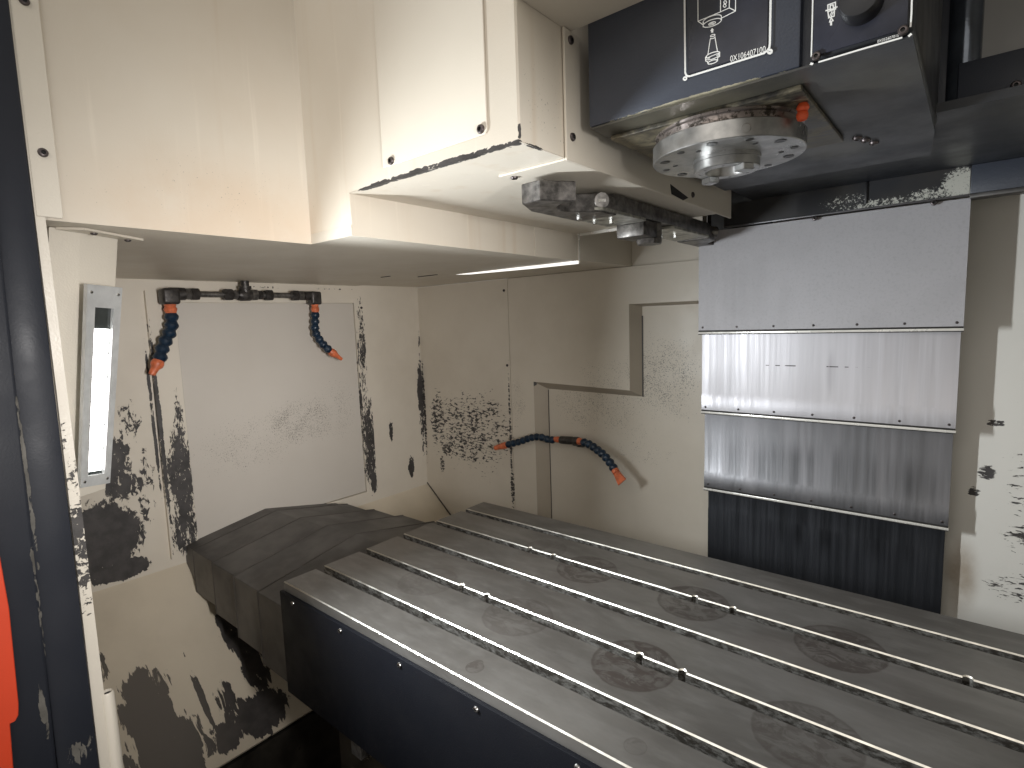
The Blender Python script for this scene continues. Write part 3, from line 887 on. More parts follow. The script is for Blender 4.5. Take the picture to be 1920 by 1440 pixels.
# ================================================================== telescopic cover of the column
cc = thing('column_cover', 'stepped bright steel cover plates on the column behind the table', 'machine cover', (0.706, 0.90, -0.2))
CV = [(0.4585, 0.9540, 0.659, 0.4210, 'cover_a'), (0.4610, 0.9505, 0.4235, 0.2265, 'cover_b'), (0.4620, 0.9475, 0.2265, 0.0280, 'cover_c'), (0.4660, 0.9430, 0.0230, -0.45, 'cover_d')]
for k, (x0, x1, zt, zb, mk) in enumerate(CV):
    yf = 0.842 + 0.017 * k
    o = 0.0 if k == 0 else 0.0035
    mb = MB()
    prof = [(yf, zt), (yf, zb + 0.050), (yf - o, zb + 0.043), (yf - o * 0.6, zb + 0.0085), (yf + 0.012, zb + 0.0085), (yf + 0.012, zt)] if k < 3 else [(yf, zt), (yf, -0.02), (yf - 0.002, -0.03), (yf - 0.002, zb), (yf + 0.012, zb), (yf + 0.012, zt)]
    mb.prism([(x0, y, z) for y, z in prof], (x1 - x0, 0, 0))
    pl_ = mb.build('cover_plate', M[mk], cc)
    if k < 3:
        mb = MB()
        mb.box(x0 - 0.001, x1 + 0.001, yf - o - 0.0012, yf + 0.012, zb, zb + 0.0050, 0.0008)
        mb.build('wiper_strip', M['lip'], pl_)
        mb = MB()
        mb.box(x0 - 0.0005, x1 + 0.0005, yf - o - 0.0006, yf + 0.011, zb - 0.0016, zb - 0.0001)
        mb.box(x0, x1, yf - o * 0.7 - 0.0004, yf + 0.011, zb + 0.0051, zb + 0.0083)
        mb.build('wiper_seam', M['seam'], pl_)
        for i in range(7):
            screw(pl_, (x0 + 0.010 + (x1 - x0 - 0.020) * i / 6, yf - o * 0.75 + 0.0002, zb + 0.0155), (0, -1, 0), 0.0026)
    mb = MB()
    mb.box(x0 + 0.0006, x1 - 0.0006, yf + 0.0122, 0.985, zb + (0.001 if k < 3 else 0), zt - 0.001)
    mb.build('cover_box', M['cover_side'], cc)

# ================================================================== spindle head
head = thing('spindle_head', 'navy spindle head with warning plates above the table', 'spindle head', (0.72, 0.258, 0.70))
mb = MB()
mb.box(0.592, 0.828, 0.14, 0.62, 0.701, 1.05, 0.002)
mb.box(0.8275, 0.8375, 0.150, 0.60, 0.7010, 1.05)
mb.build('head_casing', M['navy'], head)
mb = MB()
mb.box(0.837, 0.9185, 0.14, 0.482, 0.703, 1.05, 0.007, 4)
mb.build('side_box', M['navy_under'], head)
mb = MB()
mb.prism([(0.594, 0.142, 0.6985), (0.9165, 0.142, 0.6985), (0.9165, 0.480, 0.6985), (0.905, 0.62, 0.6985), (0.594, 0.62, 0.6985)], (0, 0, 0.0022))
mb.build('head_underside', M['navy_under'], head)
mb = MB()
mb.box(0.60, 0.8215, 0.178, 0.418, 0.6925, 0.6982, 0.0015)
mb.build('nose_plate', M['cast'], head)
for x, y in [(0.835, 0.432), (0.842, 0.452), (0.849, 0.475)]:
    screw(head, (x, y, 0.6985), (0, 0, -1), 0.0062, 'dark', name='underside_screw')
# warning plates and print
mb = MB()
mb.box(0.7185, 0.7985, 0.1385, 0.1399, 0.7255, 0.86)
la = mb.build('label_plate', M['plate'], head)
mb = MB()
mb.box(0.8385, 0.9125, 0.1383, 0.1399, 0.7058, 0.86, 0.0004)
lb = mb.build('label_plate', M['plate'], head)
PRINT_A=[(0.00197,[(0.7142,0.806),(0.7147,0.7615),(0.7151,0.7281),(0.7162,0.725),(0.7177,0.7237),(0.7199,0.7229),(0.7579,0.7226),(0.7957,0.7224),(0.7988,0.7239),(0.8006,0.7261),(0.8011,0.7294),(0.8011,0.7795)]),
(0.00164,[(0.7165,0.7215),(0.7164,0.7211),(0.7162,0.7207),(0.7158,0.7205),(0.7154,0.7204),(0.7149,0.7205),(0.7144,0.7207),(0.7139,0.7211),(0.7135,0.7215),(0.7133,0.722),(0.7132,0.7225),(0.7133,0.7229),(0.7135,0.7233),(0.7139,0.7235),(0.7144,0.7236),(0.7149,0.7235),(0.7154,0.7233),(0.7158,0.7229),(0.7162,0.7225),(0.7164,0.722),(0.7165,0.7215)]),
(0.00197,[(0.8029,0.7217),(0.8028,0.7212),(0.8026,0.7208),(0.8022,0.7206),(0.8018,0.7205),(0.8013,0.7206),(0.8008,0.7208),(0.8003,0.7212),(0.8,0.7217),(0.7997,0.7222),(0.7997,0.7227),(0.7997,0.7232),(0.7999,0.7236),(0.8003,0.7238),(0.8007,0.7239),(0.8012,0.7238),(0.8017,0.7236),(0.8022,0.7232),(0.8026,0.7227),(0.8028,0.7222),(0.8029,0.7217)]),
(0.00085,[(0.7288,0.8005),(0.729,0.7754),(0.7342,0.7702)]),
(0.00085,[(0.729,0.7754),(0.7526,0.7762),(0.7614,0.7769),(0.7677,0.7718),(0.7676,0.7879)]),
(0.00085,[(0.7614,0.7769),(0.7616,0.792)]),
(0.00085,[(0.7525,0.7955),(0.7526,0.7763)]),
(0.00085,[(0.7539,0.7698),(0.7677,0.7716)]),
(0.00085,[(0.7586,0.7833),(0.7586,0.7829),(0.7584,0.7826),(0.7581,0.7824),(0.7577,0.7823),(0.7573,0.7824),(0.7569,0.7826),(0.7565,0.783),(0.7562,0.7834),(0.756,0.7839),(0.7559,0.7843),(0.756,0.7847),(0.7562,0.785),(0.7565,0.7852),(0.7569,0.7853),(0.7573,0.7852),(0.7577,0.785),(0.7581,0.7847),(0.7584,0.7842),(0.7586,0.7838),(0.7586,0.7833)]),
(0.00085,[(0.7581,0.7801),(0.7581,0.7797),(0.7579,0.7794),(0.7576,0.7792),(0.7572,0.7791),(0.7568,0.7792),(0.7564,0.7794),(0.756,0.7798),(0.7557,0.7802),(0.7555,0.7806),(0.7554,0.7811),(0.7555,0.7815),(0.7557,0.7818),(0.756,0.782),(0.7564,0.7821),(0.7568,0.782),(0.7572,0.7818),(0.7576,0.7815),(0.7579,0.781),(0.7581,0.7806),(0.7581,0.7801)]),
(0.00085,[(0.7535,0.7685),(0.7534,0.7675),(0.7524,0.7666),(0.7505,0.7658),(0.7481,0.7654),(0.7452,0.7652),(0.7423,0.7654),(0.7394,0.7659),(0.737,0.7666),(0.7354,0.7675),(0.7345,0.7686),(0.7346,0.7696),(0.7357,0.7706),(0.7375,0.7713),(0.74,0.7718),(0.7429,0.7719),(0.7459,0.7717),(0.7487,0.7712),(0.751,0.7705),(0.7526,0.7695),(0.7535,0.7685)]),
(0.00079,[(0.7364,0.7705),(0.7354,0.7711),(0.7348,0.7718),(0.7344,0.7724),(0.7345,0.773),(0.7349,0.7736),(0.7356,0.7742),(0.7367,0.7747),(0.738,0.775),(0.7396,0.7753),(0.7413,0.7755),(0.7431,0.7755),(0.7449,0.7754),(0.7467,0.7752),(0.7484,0.7748),(0.7499,0.7744),(0.7512,0.7739),(0.7522,0.7733),(0.753,0.7727),(0.7534,0.7721),(0.7535,0.7715)]),
(0.00085,[(0.7344,0.7725),(0.7345,0.7679)]),
(0.00085,[(0.7533,0.7724),(0.7537,0.7681)]),
(0.00079,[(0.7475,0.7679),(0.7475,0.7675),(0.7471,0.7671),(0.7464,0.7668),(0.7455,0.7666),(0.7444,0.7665),(0.7433,0.7666),(0.7422,0.7668),(0.7413,0.7671),(0.7407,0.7675),(0.7403,0.768),(0.7404,0.7684),(0.7407,0.7688),(0.7414,0.7691),(0.7424,0.7693),(0.7435,0.7693),(0.7446,0.7693),(0.7457,0.7691),(0.7466,0.7687),(0.7472,0.7684),(0.7475,0.7679)]),
(0.00144,[(0.745,0.7677),(0.745,0.7675),(0.7448,0.7673),(0.7445,0.7672),(0.7441,0.7671),(0.7436,0.7671),(0.7431,0.7671),(0.7426,0.7672),(0.7422,0.7674),(0.7419,0.7675),(0.7418,0.7677),(0.7418,0.7679),(0.742,0.768),(0.7423,0.7681),(0.7427,0.7682),(0.7432,0.7682),(0.7437,0.7682),(0.7442,0.7681),(0.7446,0.768),(0.7449,0.7678),(0.745,0.7677)]),
(0.00085,[(0.747,0.7559),(0.747,0.7556),(0.7468,0.7553),(0.7463,0.7551),(0.7457,0.755),(0.745,0.755),(0.7442,0.755),(0.7435,0.7552),(0.7429,0.7554),(0.7425,0.7557),(0.7423,0.756),(0.7423,0.7563),(0.7425,0.7566),(0.743,0.7568),(0.7436,0.7569),(0.7443,0.7569),(0.7451,0.7568),(0.7458,0.7567),(0.7464,0.7565),(0.7468,0.7562),(0.747,0.7559)]),
(0.00085,[(0.747,0.7539),(0.7471,0.7538),(0.747,0.7536),(0.7469,0.7535),(0.7468,0.7533),(0.7466,0.7532),(0.7463,0.7531),(0.746,0.7531),(0.7457,0.753),(0.7453,0.753),(0.745,0.753),(0.7446,0.753),(0.7442,0.7531),(0.7439,0.7531),(0.7435,0.7532),(0.7432,0.7533),(0.7429,0.7534),(0.7427,0.7536),(0.7425,0.7537),(0.7424,0.7539),(0.7423,0.754)]),
(0.00085,[(0.7421,0.7532),(0.7397,0.7386)]),
(0.00085,[(0.7472,0.7528),(0.7498,0.7385)]),
(0.00092,[(0.7419,0.7347),(0.7403,0.735),(0.739,0.7355),(0.7381,0.736),(0.7376,0.7366),(0.7377,0.7373),(0.7382,0.7378),(0.7392,0.7384),(0.7405,0.7388),(0.7421,0.7391),(0.744,0.7392),(0.7458,0.7392),(0.7476,0.739),(0.7492,0.7387),(0.7505,0.7382),(0.7514,0.7377),(0.7518,0.737),(0.7518,0.7364),(0.7513,0.7358),(0.7503,0.7353),(0.749,0.7349)]),
(0.00079,[(0.7519,0.735),(0.7517,0.7347),(0.7515,0.7344),(0.7511,0.7341),(0.7506,0.7338),(0.75,0.7335),(0.7492,0.7333),(0.7484,0.7331),(0.7475,0.733),(0.7466,0.7329),(0.7456,0.7328),(0.7446,0.7328),(0.7436,0.7328),(0.7427,0.7329),(0.7417,0.7331),(0.7409,0.7332),(0.7401,0.7334),(0.7393,0.7337),(0.7387,0.7339),(0.7383,0.7342),(0.7379,0.7346)]),
(0.00092,[(0.7372,0.7369),(0.7374,0.7332),(0.7394,0.7317)]),
(0.00092,[(0.7521,0.7372),(0.752,0.733),(0.7502,0.7325)]),
(0.00092,[(0.7497,0.7299),(0.7496,0.7294),(0.749,0.729),(0.748,0.7286),(0.7467,0.7283),(0.7452,0.7283),(0.7437,0.7283),(0.7422,0.7286),(0.7409,0.7289),(0.7401,0.7294),(0.7397,0.7299),(0.7398,0.7305),(0.7403,0.7309),(0.7413,0.7313),(0.7426,0.7315),(0.7442,0.7316),(0.7457,0.7315),(0.7472,0.7313),(0.7484,0.7309),(0.7492,0.7305),(0.7497,0.7299)]),
(0.00092,[(0.7394,0.7316),(0.7396,0.7302)]),
(0.00092,[(0.7501,0.7325),(0.7499,0.7298)]),
(0.00079,[(0.7383,0.7372),(0.739,0.7357),(0.7509,0.7366)])]
PRINT_B=[(0.00118,[(0.8383,0.7605),(0.8384,0.7341),(0.8383,0.706)]),
(0.00144,[(0.845,0.699),(0.8766,0.6994),(0.9087,0.6993)]),
(0.00131,[(0.9148,0.7318),(0.915,0.717),(0.9148,0.7064)]),
(0.00197,[(0.8381,0.6996),(0.8394,0.6989)]),
(0.00197,[(0.9141,0.6991),(0.9152,0.6999)]),
(0.00105,[(0.8511,0.7469),(0.8572,0.747),(0.8574,0.741),(0.8513,0.7409),(0.8511,0.7469)]),
(0.00105,[(0.853,0.7416),(0.8531,0.7458),(0.8553,0.7455),(0.8559,0.7416)]),
(0.00118,[(0.8496,0.7425),(0.853,0.7424),(0.8574,0.7412)]),
(0.00118,[(0.8566,0.7427),(0.8586,0.7424)]),
(0.00105,[(0.8514,0.7409),(0.8521,0.7353),(0.8565,0.7353),(0.8565,0.7402)]),
(0.00085,[(0.8527,0.736),(0.8545,0.7398)]),
(0.00085,[(0.8541,0.7357),(0.8556,0.7392)]),
(0.00105,[(0.854,0.7348),(0.8529,0.7315),(0.8558,0.7316),(0.854,0.7348)])]
ARROW = [(0.742, 0.7614), (0.7441, 0.7636), (0.7462, 0.7606), (0.7452, 0.761), (0.7453, 0.7587), (0.743, 0.7591), (0.7429, 0.7611)]
ARROWB= [(0.8533, 0.7313), (0.855, 0.7311), (0.855, 0.7279), (0.8534, 0.7282)]
TXT1 = ((0.7629, 0.7243), (0.7972, 0.7232))
TXT2 = ((0.891, 0.7008), (0.9067, 0.7009))
print_lines('printed_diagram', PRINT_A, la, 0.1382, [ARROW])
print_lines('printed_diagram', PRINT_B, lb, 0.1380, [ARROWB])
text_mesh('printed_number', '0X106407100', *TXT1, 0.0058, M['white_print'], la, 0.1381)
text_mesh('printed_number', '0X052607010', *TXT2, 0.0024, M['white_print'], lb, 0.1379)
screw(lb, (0.8425, 0.1383, 0.7048), (0, -1, 0), 0.0042)
screw(lb, (0.9095, 0.1383, 0.7050), (0, -1, 0), 0.0042)
mb = MB()
mb.lathe([(0.0165, 0), (0.0165, 0.017), (0.0150, 0.0195), (0.010, 0.0205), (0, 0.0208)], (0.8785, 0.1382, 0.7365), (0, -1, 0), 40)
mb.build('push_button', M['black'], lb)

# spindle nose
SX, SY = 0.7195, 0.258
mb = MB()
mb.lathe([(0.0865, 0.6930), (0.0865, 0.690), (0.0840, 0.6885), (0.0840, 0.6785), (0.068, 0.6783)], (SX, SY, 0), (0, 0, 1), 72)
mb.build('spindle_neck', M['neck'], head)
disc = MB()
disc.lathe([(0.0885, 0.6805), (0.0895, 0.6795), (0.0895, 0.6610), (0.0887, 0.6600), (0.030, 0.6600), (0.030, 0.6805)], (SX, SY, 0), (0, 0, 1), 96, cap=False)
bmesh.ops.remove_doubles(disc.bm, verts=disc.bm.verts, dist=1e-6)
r0 = [v for v in disc.bm.verts if abs(v.co.z - 0.677) < 1e-5]
disc_o = None
do = disc.build('spindle_flange', [M['spindle']], head)
holes = []
for k in range(12):
    an = 2 * PI * k / 12 + 0.12
    holes.append((SX + 0.0765 * math.cos(an), SY + 0.0765 * math.sin(an), 0.0058 if k % 2 else 0.0042))
for k in range(6):
    an = 2 * PI * k / 6 + 0.32
    holes.append((SX + 0.062 * math.cos(an), SY + 0.062 * math.sin(an), 0.0030))
for hx, hy, hr in holes:
    mb = MB()
    mb.lathe([(hr * 1.12, 0.0), (hr, 0.0006)], (hx, hy, 0.6594), (0, 0, 1), 18, cap=False)
    mb.mi = 1
    mb.lathe([(hr, 0.0001), (hr * 0.5, 0.0003), (0, 0.0004)], (hx, hy, 0.65935), (0, 0, 1), 18, cap=False)
    mb.build('flange_hole', [M['spindle'], M['hole']], do)
an = math.atan2(0.14 - 0.258, 0.02)
mb = MB()
ax = Vector((math.cos(-1.02), math.sin(-1.02), 0))
mb.lathe([(0.0062, 0.0), (0.0062, 0.0008), (0.0050, 0.0009)], Vector((SX, SY, 0.6685)) + ax * 0.0888, ax, 20, cap=False)
mb.mi = 1
mb.lathe([(0.0050, 0.0008), (0.0045, 0.0002), (0, 0.0001)], Vector((SX, SY, 0.6685)) + ax * 0.0890, ax, 20, cap=False)
mb.build('side_screw', [M['spindle'], M['neck']], do)
mb = MB()
mb.lathe([(0.0400, 0.6601), (0.0400, 0.6560), (0.0390, 0.6555), (0.0390, 0.6460), (0.0380, 0.6450), (0.0255, 0.6450), (0.0235, 0.6480), (0.0130, 0.70), (0.0, 0.70)], (SX, SY, 0), (0, 0, 1), 72, cap=False)
rg = mb.build('spindle_ring', M['spindle'], head)
for an in (2.55, 2.55 + PI):
    ca, sa = math.cos(an), math.sin(an)
    mb = MB()
    pts = []
    for u, v in [(-0.0095, -0.0075), (0.0095, -0.0075), (0.0095, 0.0075), (-0.0095, 0.0075)]:
        rx = 0.0325 + u * 0.9
        pts.append((SX + ca * rx - sa * v, SY + sa * rx + ca * v, 0.6452))
    mb.prism(pts, (0, 0, -0.0075), 0.0008)
    mb.build('drive_key', M['spindle'], rg)
for k in range(8):
    an = 2 * PI * k / 8 + 0.2
    mb = MB()
    mb.lathe([(0.0019, 0.0), (0.0, 0.0001)], (SX + 0.0315 * math.cos(an), SY + 0.0315 * math.sin(an), 0.6449), (0, 0, -1), 10, cap=False)
    mb.build('ring_hole', M['hole'], rg)

noz = thing('coolant_nozzle', 'small bright orange double-bulb nozzle under the spindle head', 'nozzle', (0.8135, 0.222, 0.6925))
mb = MB()
mb.lathe([(0.0045, 0.0), (0.0062, -0.003), (0.0066, -0.005), (0.0050, -0.0082)], (0.8135, 0.222, 0.6925), (0, 0, 1), 20)
mb.build('nozzle_base', M['nozzle_red'], noz)
mb = MB()
mb.lathe([(0.0050, -0.0084), (0.0060, -0.011), (0.0061, -0.0138), (0.0048, -0.0172), (0.0028, -0.018), (0.0024, -0.015)], (0.8133, 0.222, 0.6925), (0.03, -0.05, 1), 20)
mb.build('nozzle_tip', M['nozzle_red'], noz)
mb = MB()

# saddle and shroud behind the head
sad = thing('head_saddle', 'dark navy carriage beam to the right behind the spindle head', 'machine carriage', (1.0, 0.7, 0.713))
mb = MB()
mb.box(0.58, 1.6, 0.45, 0.835, 0.7135, 0.725)
mb.build('saddle_underside', M['navy_under'], sad)
mb = MB()
mb.box(0.934, 1.6, 0.60, 0.64, 0.7252, 0.8160, 0.002)
bp_ = mb.build('beam_face', M['navy'], sad)
screw(bp_, (0.998, 0.60, 0.768), (0, -1, 0), 0.0062)
mb = MB()
mb.lathe([(0.020, 0.7136), (0.020, 1.05)], (0.9395, 0.6215, 0), (0, 0, 1), 32)
mb.build('rounded_post', M['gloss_navy'], sad)
mb = MB()
mb.box(0.9405, 1.6, 0.6232, 0.64, 0.8163, 1.05)
mb.build('beam_top', M['beam_shade'], sad)
mb = MB()
mb.box(0.60, 0.93, 0.62, 0.64, 0.726, 1.05)
mb.box(0.925, 0.975, 0.6425, 0.66, 0.726, 1.05)
mb.build('rear_casing', M['navy'], sad)
mb = MB()
mb.box(0.9525, 1.6, 0.830, 0.850, 0.6640, 0.7134, 0.001)
mb.build('lower_apron', M['navy'], sad)
mb = MB()
mb.box(0.9525, 1.6, 0.826, 0.86, 0.6560, 0.6637, 0.001)
mb.build('apron_lip', M['cover_side'], sad)
mb = MB()
mb.box(0.52, 0.9515, 0.832, 0.841, 0.6645, 0.7134)
sh = mb.build('worn_apron', M['worn_sheet'], sad)
mb = MB()
mb.box(0.52, 0.9515, 0.829, 0.8412, 0.6615, 0.6640, 0.0005)
mb.build('apron_trim', M['cover_c'], sh)
mb = MB()
mb.box(0.7925, 0.7975, 0.8285, 0.8318, 0.672, 0.7130, 0.001)
mb.build('apron_rib', M['black'], sh)
for x in (0.706, 0.902):
    screw(sh, (x, 0.834, 0.6575), (0, -1, 0), 0.0055, 'dark', name='apron_bolt')

# ================================================================== tool-change arm
arm = thing('tool_change_arm', 'blackened steel double-ended tool gripper arm under the housing', 'tool arm', (0.49, 0.50, 0.60))


def fork(yc, s):
    """plan outline of one arm end: a finger, a round pocket open to the right, then the bar"""
    cx, r = 0.530, 0.040
    pts = [(0.455, yc + s * 0.10), (0.455, yc - s * 0.030), (0.478, yc - s * 0.080), (0.512, yc - s * 0.082), (0.524, yc - s * 0.058)]
    for i in range(11):
        an = math.radians(-74 - 32 * 0 - (180 - 32) * i / 10)
        pts.append((cx + r * 1.02 * math.cos(an), yc + s * r * math.sin(an)))
    pts += [(0.522, yc + s * 0.052), (0.526, yc + s * 0.10)]
    return pts


mb = MB()
mb.box(0.462, 0.526, 0.318, 0.732, 0.635, 0.6605, 0.002)
mb.build('arm_bar', M['arm_dark'], arm)
for yc, s in ((0.226, 1), (0.824, -1)):
    mb = MB()
    mb.prism([(x, y, 0.6275) for x, y in fork(yc, s)], (0, 0, 0.027), 0.0012)
    gr = mb.build('gripper', M['arm_dark'], arm)
    mb = MB()
    ax = Vector((0.75, -0.62 * s, -0.12)).normalized()
    mb.lathe([(0.0125, -0.02), (0.0125, 0.003), (0.0115, 0.0045), (0, 0.0047)], (0.5225, yc + s * 0.058, 0.645), ax, 28)
    pn = mb.build('locking_pin', M['pipe_steel'], gr)
    mb = MB()
    side = ax.cross(Vector((0, 0, 1))).normalized()
    pc = Vector((0.5225, yc + s * 0.058, 0.645)) + ax * 0.0048
    up_ = side.cross(ax)
    mb.prism([pc + side * a_ * 0.0062 + up_ * b_ * 0.0022 for a_, b_ in ((-1, -1), (1, -1), (1, 1), (-1, 1))], ax * 0.0006)
    mb.build('pin_slot', M['screw_steel'], pn)
for y0, y1 in ((0.262, 0.425), (0.520, 0.72)):
    mb = MB()
    mb.prism([(0.452, y0, 0.6348), (0.470, y0 - 0.03 if y0 < 0.4 else y0, 0.6348), (0.528, y0 + 0.02, 0.6348), (0.528, y1, 0.6348), (0.452, y1, 0.6348)], (0, 0, -0.005), 0.0008)
    pt = mb.build('clamp_plate', M['arm_plate'], arm)
    for x, y in ((0.474, y0 + 0.085), (0.494, y0 + 0.105), (0.478, y0 + 0.03)):
        mb = MB()
        mb.lathe([(0.0042, 0), (0.0042, 0.006), (0.0036, 0.0066), (0, 0.0066)], (x, y, 0.6297), (0, 0, -1), 6)
        mb.build('bolt', M['screw_steel'], pt)
mb = MB()
mb.box(0.468, 0.522, 0.428, 0.488, 0.607, 0.6348, 0.003)
mb.build('hub_block', M['arm_dark'], arm)
mb = MB()
mb.lathe([(0.024, 0.6345), (0.024, 0.602), (0.022, 0.5985), (0, 0.5985)], (0.502, 0.490, 0), (0, 0, 1), 8)
mb.build('hub_cap', M['arm_dark'], arm)
mb = MB()
mb.lathe([(0.024, 0.6606), (0.024, 0.6655)], (0.495, 0.525, 0), (0, 0, 1), 32)
mb.build('arm_shaft', M['pipe_steel'], arm)

# ================================================================== coolant pipes and hoses
def nut(mb, p, axis, r, L):
    mb.lathe([(r * 0.86, -L / 2), (r, -L / 2 + L * 0.14), (r, L / 2 - L * 0.14), (r * 0.86, L / 2)], p, axis, 6)


man = thing('coolant_manifold', 'dark oily coolant pipe with fittings above the window panel', 'pipe', (-0.60, 0.26, 0.565))
PX, PZ = -0.602, 0.5655
for yc, s, r in ((0.0635, 1, 0.0200), (0.4670, -1, 0.0168)):
    mb = MB()
    mb.box(PX - r, PX + r, yc - r, yc + r, 0.5385, PZ + 0.013, r * 0.35, 3)
    mb.lathe([(r * 0.80, 0), (r * 0.80, 0.036)], (PX, yc, PZ), (0, s, 0), 20)
    mb.build('elbow', M['pipe_dark'], man)
for yc, r, L, mk in ((0.106, 0.0158, 0.016, 'pipe_steel'), (0.124, 0.0169, 0.020, 'pipe_dark'), (0.208, 0.0169, 0.024, 'pipe_dark'), (0.2265, 0.0139, 0.010, 'pipe_steel'),
                     (0.280, 0.0165, 0.018, 'pipe_steel'), (0.297, 0.0139, 0.012, 'pipe_dark'), (0.322, 0.0165, 0.022, 'pipe_dark'), (0.404, 0.0165, 0.020, 'pipe_dark'), (0.422, 0.0152, 0.016, 'pipe_steel')):
    mb = MB()
    nut(mb, (PX, yc, PZ), (0, 1, 0), r, L)
    mb.build('compression_nut', M[mk], man)
for y0, y1 in ((0.10, 0.25), (0.25, 0.45)):
    mb = MB()
    mb.tube([(PX, y0, PZ), (PX, y1, PZ)], 0.0080, 16)
    mb.build('steel_tube', M['pipe_steel'], man)
mb = MB()
mb.lathe([(0.0135, -0.018), (0.0158, -0.013), (0.0158, 0.013), (0.0135, 0.018)], (PX, 0.254, PZ - 0.001), (0, 1, 0), 20)
mb.lathe([(0.0140, 0.0), (0.0140, 0.016), (0.0165, 0.017), (0.0165, 0.024), (0.0110, 0.025), (0.0110, 0.0385)], (PX, 0.257, PZ), (0, 0, 1), 20)
mb.build('tee_fitting', M['pipe_dark'], man)


def hose_segments(parent, pts, r, m):
    """ball-and-socket hose: one flared link per step"""
    pts = [Vector(p) for p in pts]
    for a_, b_ in zip(pts, pts[1:]):
        d_ = b_ - a_
        L = d_.length
        mb = MB()
        mb.lathe([(r * 0.66, -0.04 * L), (r * 0.74, 0.10 * L), (r * 0.98, 0.42 * L), (r * 1.02, 0.58 * L), (r * 0.90, 0.80 * L), (r * 0.66, 1.06 * L)], a_, d_, 20)
        mb.build('hose_link', m, parent)


def ring_part(parent, name, a_, b_, prof, m, seg=20):
    a_, b_ = Vector(a_), Vector(b_)
    L = (b_ - a_).length
    mb = MB()
    mb.lathe([(r, h * L) for r, h in prof], a_, b_ - a_, seg)
    return mb.build(name, m, parent)


def sub(pts, n):
    """n points evenly along a polyline, smoothed"""
    P_ = [Vector(p) for p in pts]
    ln = [0]
    for a_, b_ in zip(P_, P_[1:]):
        ln.append(ln[-1] + (b_ - a_).length)
    out = []
    for k in range(n):
        s_ = ln[-1] * k / (n - 1)
        i = max(j for j in range(len(ln) - 1) if ln[j] <= s_ + 1e-9)
        f = (s_ - ln[i]) / (ln[i + 1] - ln[i])
        out.append(P_[i].lerp(P_[i + 1], min(1, f)))
    return out


GH = 'jointed coolant hoses'
h1 = thing('coolant_hose', 'teal-blue jointed hose hanging from left elbow, nozzle pointing down left', 'hose', (-0.60, 0.063, 0.538), GH)
ring_part(h1, 'hose_connector', (PX, 0.0635, 0.540), (PX, 0.0635, 0.517), [(0.0145, 0), (0.0125, 0.3), (0.0155, 0.55), (0.0125, 1)], M['hose_orange'])
hp = sub([(PX, 0.063, 0.519), (PX, 0.0645, 0.492), (-0.598, 0.057, 0.470), (-0.596, 0.044, 0.450), (-0.594, 0.032, 0.430), (-0.592, 0.0235, 0.398)], 7)
hose_segments(h1, hp, 0.0165, M['hose_blue'])
ring_part(h1, 'hose_nozzle', (-0.592, 0.0225, 0.400), (-0.589, 0.0020, 0.366), [(0.0125, 0), (0.0150, 0.16), (0.0150, 0.34), (0.0098, 0.55), (0.0078, 0.98), (0.0055, 1.0), (0.005, 0.8)], M['hose_orange'])
h2 = thing('coolant_hose', 'dark blue jointed hose hanging from right elbow, thin nozzle pointing down right', 'hose', (-0.60, 0.467, 0.538), GH)
ring_part(h2, 'hose_connector', (PX, 0.467, 0.540), (PX, 0.467, 0.515), [(0.0120, 0), (0.0102, 0.3), (0.0128, 0.55), (0.0102, 1)], M['hose_orange'])
hp = sub([(PX, 0.4665, 0.517), (PX, 0.4635, 0.482), (-0.600, 0.459, 0.456), (-0.597, 0.468, 0.435), (-0.593, 0.478, 0.416), (-0.588, 0.499, 0.394)], 8)
hose_segments(h2, hp, 0.0132, M['hose_blue'])
ring_part(h2, 'hose_nozzle', (-0.588, 0.499, 0.394), (-0.583, 0.537, 0.364), [(0.0105, 0), (0.0128, 0.12), (0.0125, 0.34), (0.0075, 0.55), (0.0052, 0.98), (0.0035, 1.0), (0.003, 0.8)], M['hose_orange'])

fit = thing('hose_fitting', 'dark brown block fitting on the back wall between two hoses', 'pipe fitting', (0.04, 0.925, 0.10))
mb = MB()
mb.lathe([(0.0108, 0.0), (0.0122, 0.004), (0.0122, 0.044), (0.0112, 0.048), (0.0122, 0.052), (0.0122, 0.066), (0.0100, 0.069)], (0.0040, 0.902, 0.0990), (1, 0.0, 0.06), 20)
mb.lathe([(0.0115, 0.0), (0.0115, 0.022), (0.014, 0.022), (0.014, 0.0455)], (0.056, 0.902, 0.098), (0, 1, -0.25), 16)
mb.build('fitting_body', M['pipe_dark'], fit)
h3 = thing('coolant_hose', 'dark blue jointed hose arching left on the back wall, pale orange nozzle', 'hose', (0.0, 0.902, 0.10), GH)
ring_part(h3, 'hose_connector', (0.0060, 0.902, 0.0992), (-0.0165, 0.901, 0.0990), [(0.0085, 0), (0.0098, 0.4), (0.0080, 1)], M['hose_orange'])
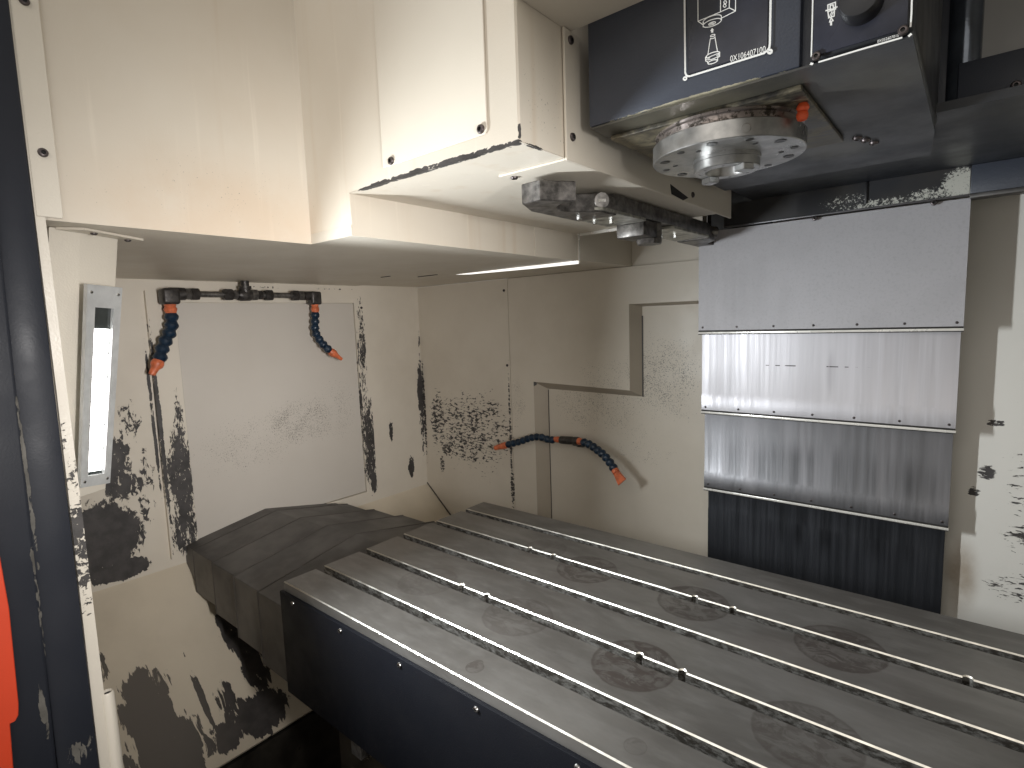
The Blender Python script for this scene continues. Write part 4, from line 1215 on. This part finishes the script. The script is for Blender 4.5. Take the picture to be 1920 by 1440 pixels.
hp = sub([(-0.0152, 0.901, 0.0990), (-0.0309, 0.9, 0.0926), (-0.0511, 0.898, 0.0988), (-0.0725, 0.897, 0.1010), (-0.099, 0.897, 0.0974), (-0.1243, 0.897, 0.0882), (-0.1473, 0.896, 0.0783), (-0.1718, 0.894, 0.0702), (-0.2050, 0.890, 0.0606)], 11)
hose_segments(h3, hp, 0.0116, M['hose_blue'])
ring_part(h3, 'hose_nozzle', (-0.2035, 0.890, 0.0608), (-0.2530, 0.885, 0.0448), [(0.0090, 0), (0.0112, 0.08), (0.0110, 0.34), (0.0092, 0.55), (0.0078, 0.97), (0.0055, 1.0), (0.0045, 0.8)], M['hose_orange'])
h4 = thing('coolant_hose', 'dark blue jointed hose curving down right on the back wall, flat fan nozzle', 'hose', (0.07, 0.902, 0.10), GH)
ring_part(h4, 'hose_connector', (0.066, 0.902, 0.1030), (0.088, 0.898, 0.1025), [(0.0100, 0), (0.0112, 0.4), (0.0085, 1)], M['hose_orange'])
hp = sub([(0.0850, 0.898, 0.1025), (0.1118, 0.892, 0.1018), (0.133, 0.886, 0.0947), (0.1553, 0.880, 0.0861), (0.1763, 0.873, 0.0775), (0.1948, 0.867, 0.0652), (0.2170, 0.858, 0.0455)], 9)
hose_segments(h4, hp, 0.0126, M['hose_blue'])
A_, B_ = hp[-1], Vector((0.2450, 0.848, 0.0175))
dr = (B_ - A_).normalized()
sd = dr.cross(Vector((0, 1, 0))).normalized()
mb = MB()
mb.hull([A_ + sd * 0.0105 * math.cos(k * PI / 6) + dr.cross(sd) * 0.0105 * math.sin(k * PI / 6) + dr * dd for k in range(12) for dd in (-0.001, 0.009)])
mb.hull([A_ + dr * 0.008 + sd * s1 * 0.0078 + dr.cross(sd) * s2 * 0.0055 for s1 in (-1, 1) for s2 in (-1, 1)] + [B_ + sd * s1 * 0.0155 + dr.cross(sd) * s2 * 0.0022 for s1 in (-1, 1) for s2 in (-1, 1)])
mb.build('fan_nozzle', M['hose_orange'], h4)
